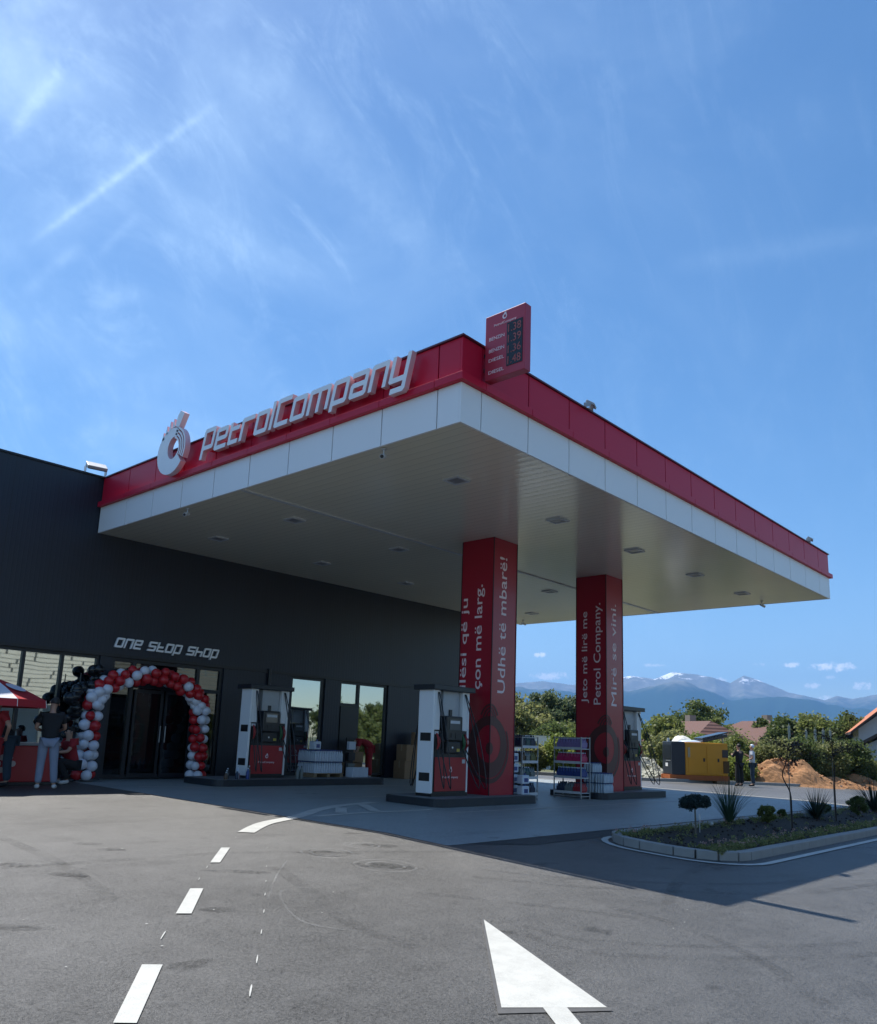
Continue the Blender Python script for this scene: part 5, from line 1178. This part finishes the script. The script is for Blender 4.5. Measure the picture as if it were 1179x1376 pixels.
MB().bb(-.65, -.28, .06, .65, .28, .78).build('body', M('cooler red', (.36, .015, .02), .35), co, bevel=.02); MB().bb(-.67, -.3, .782, .67, .3, .84).build('lid', M('cooler lid', (.3, .3, .32), .3), co, bevel=.01)
MB().bb(-.6, -.25, 0, .6, .25, .058).build('plinth', M_black, co)
mb = MB()
for k in range(6):
    a = k*1.047; mb.prism([(-.38+.14*math.cos(a)+.06*math.cos(t_), .42+.14*math.sin(a)+.06*math.sin(t_)) for t_ in [i*.785 for i in range(8)]], lambda u_, v_, d: (u_, -.284-d, v_), 0, .004)
mb.build('badge', M('badge cream', (.5, .4, .38), .5), co)
# ------------------------------------------------------------------ balloons
def balloon_mesh(mat, name):
    mb = MB(); mb.ball((0, 0, 0), (.145, .145, .16), 14, 10, fn=lambda v: Vector((v.x*(1-.18*max(0, -v.z/.16)), v.y*(1-.18*max(0, -v.z/.16)), v.z))); mb.lathe([(.012, -.175), (.006, -.16)], 6)
    o = mb.build(name, mat); me = o.data; bpy.data.objects.remove(o); return me
M_bw = M('white balloon', (.66, .67, .74), .3, 0, .03); M_br = M('red balloon', (.46, .015, .02), .25, 0, .05); M_bb = M('black balloon', (.01, .011, .013), .25)
BW, BR, BB = balloon_mesh(M_bw, 'balloon'), balloon_mesh(M_br, 'balloon'), balloon_mesh(M_bb, 'balloon')
ar = T('balloon_arch', 'red and white balloon arch around the shop entrance', 'balloon arch', (1.55, 10.95, G(1.6, 10.9)+.005))
hw, hh, topc = 1.42, 2.62, 1.65
path = []
NP = 33
tot = 2*topc+math.pi*hw*.86
def apt(d):
    if d < topc: return Vector((-hw-.0+.05*(d/topc), 0, .1+d)), Vector((0, 0, 1))
    d2 = d-topc; L2 = tot-2*topc
    if d2 < L2:
        a = math.pi*(1-d2/L2); return Vector((hw*.96*math.cos(a), 0, .1+topc+(hh-topc-.25)*math.sin(a))), Vector((math.sin(a), 0, math.cos(a)*-1))
    return Vector((hw-.05*((tot-d)/topc), 0, .1+(tot-d))), Vector((0, 0, -1))
rs = random.Random(5); rear = []
for i in range(NP):
    c, tg = apt(tot*(i+.2)/(NP-.6)); tg.normalize(); sd_ = Vector((0, 1, 0)); nr = tg.cross(sd_).normalized(); off = i*.78 if i > 18 else i*.9
    for k in range(4):
        a = off+k*math.pi/2; dirv = (nr*math.cos(a)+sd_*math.sin(a)).normalized(); p = c+dirv*.135+Vector((rs.uniform(-.02, .02), rs.uniform(-.02, .02), rs.uniform(-.02, .02)))
        if i > 20: red = k in (0, 1)
        elif 14 <= i <= 19: red = k != 3 or i == 17
        else: red = (k in (0,) ) or (i in (11, 12) and k in (1,)) or (i % 5 == 0 and k == 2)
        o = bpy.data.objects.new('balloon', BR if red else BW); COL.objects.link(o); o.parent = ar; o.location = p; sc = rs.uniform(.74, .90); o.scale = (sc, sc, sc)
        if dirv.y > .62 and len(rear) < 33: rear.append((o, red))
        o.rotation_mode = 'QUATERNION'; o.rotation_quaternion = dirv.to_track_quat('Z', 'Y')
rmb = MB()
bpy.context.view_layer.update()
for o, red in rear:
    rmb.add([o.matrix_basis@v.co for v in o.data.vertices], [tuple(f.vertices) for f in o.data.polygons], 0 if red else 1, True)
    bpy.data.objects.remove(o)
tag(rmb.build('rear_balloons', [M_br, M_bw], ar), kind='stuff')
bc = T('balloon_cluster', 'cloud of black balloons beside the left leg of the arch', 'balloons', (-.15, 11.15, G(0, 11)+.005))
for k in range(34):
    while True:
        p = Vector((rs.uniform(-.42, .5), rs.uniform(-.18, .12), rs.uniform(.85, 2.55)))
        if abs(p.x-(p.z-1.6)*.28) < .38-.15*abs(p.z-1.8): break
    o = bpy.data.objects.new('balloon', BB); COL.objects.link(o); o.parent = bc; o.location = p; sc = rs.uniform(.55, 1.05); o.scale = (sc, sc, sc); o.rotation_euler = (rs.uniform(-1.5, 1.5), rs.uniform(-1.5, 1.5), 0)
MB().tube([(.02, 0, 0), (.05, 0, 2.4)], .012, 6).lathe([(.2, 0), (.19, .03)], 14).build('stand', M_dark, bc)
# ------------------------------------------------------------------ timber pavilion opposite (mirrored in the shop glass)
pv = T('timber_pavilion', 'pale timber boarded pavilion on posts opposite the shop', 'pavilion', (14.5, -22, -.45))
M_tim = M('pale timber', (.74, .68, .52), .7, 0, .2, 2, .3, 20)
mb = MB(); rs = random.Random(9)
for k in range(15):
    x_ = -11.0
    while x_ < 11:
        l_ = rs.uniform(1.6, 3.6); mb.bb(x_, -.03, 3.45+.27*k, min(x_+l_-.12, 11), .0, 3.45+.27*k+.22+rs.uniform(0, .02)); x_ += l_
mb.build('boards', M_tim, pv)
MB().bb(-11, -6, 7.6, 11, .3, 7.75).build('roof', M_dark, pv)
for k in range(8):
    MB().bb(-10.9+3.1*k, -.24, -.3, -10.72+3.1*k, -.06, 7.59).build('post', M('grey post', (.2, .22, .2), .7), pv)
MB().bb(-11, -6, -.3, 11, -5.8, 7.59).build('rear_wall', M('rear render', (.5, .62, .65), .8), pv)
for k, (x, y) in enumerate(((42, -26), (52, -32), (63, -27), (36, -40), (72, -45), (30, -48))):
    tree(x, y, 6.5+k % 3, 7, 'mid', 'roadside tree opposite the shop, %s along the row' % ('first', 'second', 'third', 'fourth', 'fifth', 'sixth')[k], 120+k, k=16, per=130, leaf=.45, group='trees opposite the shop', base=.1)
# ------------------------------------------------------------------ mountains
def mountains():
    prof = [(-180, 2), (-60, 2.5), (0, 3), (30, 3.6), (45, 3.9), (53.2, 4.19), (55.2, 4.4), (57.3, 4.2), (61.3, 4.89), (62.8, 4.71), (64.0, 5.2), (65.2, 5.09), (66.6, 4.86), (67.7, 4.5), (68.5, 5.0), (69.4, 4.72), (71.2, 3.93), (72.3, 3.7), (73.3, 3.45), (74.0, 3.74), (74.8, 3.55), (76.2, 3.83), (80, 3.9), (95, 3), (140, 2.2), (180, 2)]
    A = np.arange(10, 110, .14); Rn = np.linspace(5200, 9400, 60); R0 = 8200
    rs = np.random.RandomState(4)
    def fbm(x, y):
        v = 0; a_ = 1
        for o_ in range(6):
            f = 2**o_; gx = (rs0[o_][0]+x*f); gy = (rs0[o_][1]+y*f)
            xi, yi = np.floor(gx).astype(int), np.floor(gy).astype(int); fx, fy = gx-xi, gy-yi; fx = fx*fx*(3-2*fx); fy = fy*fy*(3-2*fy)
            T_ = tab; h = lambda i, j: T_[i % 256, j % 256]
            n_ = (h(xi, yi)*(1-fx)+h(xi+1, yi)*fx)*(1-fy)+(h(xi, yi+1)*(1-fx)+h(xi+1, yi+1)*fx)*fy
            v = v+a_*(1-np.abs(2*n_-1)); a_ *= .5
        return v/2
    tab = rs.rand(256, 256); rs0 = rs.uniform(0, 100, (6, 2))
    aa, rr = np.meshgrid(A, Rn, indexing='ij'); pa = np.interp(A, [q[0] for q in prof], [q[1] for q in prof])
    X = rr*np.sin(np.radians(aa)); Y = rr*np.cos(np.radians(aa))
    n = fbm(X/1300, Y/1300)
    base = np.tan(np.radians(pa))[:, None]*R0
    t_ = (rr-5200)/(R0-5200); up = np.where(t_ < 1, np.clip(t_, 0, 1)**1.15, 1-(t_-1)*1.3)
    # second, lower ridge in front
    f2 = np.exp(-((rr-6300)/420)**2)*(150+130*fbm(aa/9, aa*0+3.3))
    Z = base*up*(.72+.42*n)+f2*(n*.6+.6)
    # pin the silhouette to the surveyed profile
    el = (Z/rr).max(1); k_ = (np.tan(np.radians(pa))/el); ks = np.convolve(np.pad(k_, 4, 'edge'), np.ones(9)/9, 'valid'); kk_ = .65*k_+.35*ks
    Z = Z*kk_[:, None]-60*(1-np.clip(t_*4, 0, 1))
    V = np.stack([X, Y, Z], -1).reshape(-1, 3); na, nr_ = aa.shape
    F = [(i*nr_+j, i*nr_+j+1, (i+1)*nr_+j+1, (i+1)*nr_+j) for i in range(na-1) for j in range(nr_-1)]
    me = bpy.data.meshes.new('mountains'); me.from_pydata(V.tolist(), [], F)
    m = bpy.data.materials.new('mountain slopes'); m.use_nodes = True; nt = m.node_tree; b = nt.nodes['Principled BSDF']; b.inputs['Roughness'].default_value = 1; b.inputs['Specular IOR Level'].default_value = 0
    ge_ = nt.nodes.new('ShaderNodeNewGeometry'); sx = nt.nodes.new('ShaderNodeSeparateXYZ'); nt.links.new(ge_.outputs['Position'], sx.inputs[0]); zz = N(nt, sx.outputs[2])
    n1 = noise(nt, ge_.outputs['Position'], .004, 6, .65); n2 = noise(nt, ge_.outputs['Position'], .009, 6, .7)
    def rgb(c): 
        r_ = nt.nodes.new('ShaderNodeRGB'); r_.outputs[0].default_value = (*c, 1); return r_.outputs[0]
    def mixc(f, a, b_): 
        x = nt.nodes.new('ShaderNodeMixRGB'); nt.links.new(f.k, x.inputs[0]); nt.links.new(a, x.inputs[1]); nt.links.new(b_, x.inputs[2]); return x.outputs[0]
    c = mixc((zz+n1*260).ss(520, 690), rgb((.03, .055, .03)), rgb((.17, .17, .13))); c = mixc(n2.ss(.45, .65)*(zz+n1*200).ss(450, 640)*.7, c, rgb((.26, .25, .22)))
    c = mixc((zz+n2*330).ss(826, 846)*n1.ss(.50, .56), c, rgb((.85, .87, .9)))
    nt.links.new(c, b.inputs['Base Color']); me.materials.append(m)
    me.polygons.foreach_set('use_smooth', [True]*len(me.polygons)); me.update()
    o = bpy.data.objects.new('mountains', me); COL.objects.link(o); tag(o, kind='structure')
mountains()
# ------------------------------------------------------------------ air
hz_ = MB().bb(-400, -400, -75, 9900, 9900, 900).build('haze', bpy.data.materials.new('haze air')); tag(hz_, kind='stuff')
m = hz_.data.materials[0]; m.use_nodes = True; nt = m.node_tree; nt.nodes.clear(); o_ = nt.nodes.new('ShaderNodeOutputMaterial'); v_ = nt.nodes.new('ShaderNodeVolumePrincipled')
v_.inputs['Color'].default_value = (.22, .50, 1, 1); v_.inputs['Density'].default_value = 1.25e-4; v_.inputs['Anisotropy'].default_value = .1; nt.links.new(v_.outputs[0], o_.inputs['Volume'])
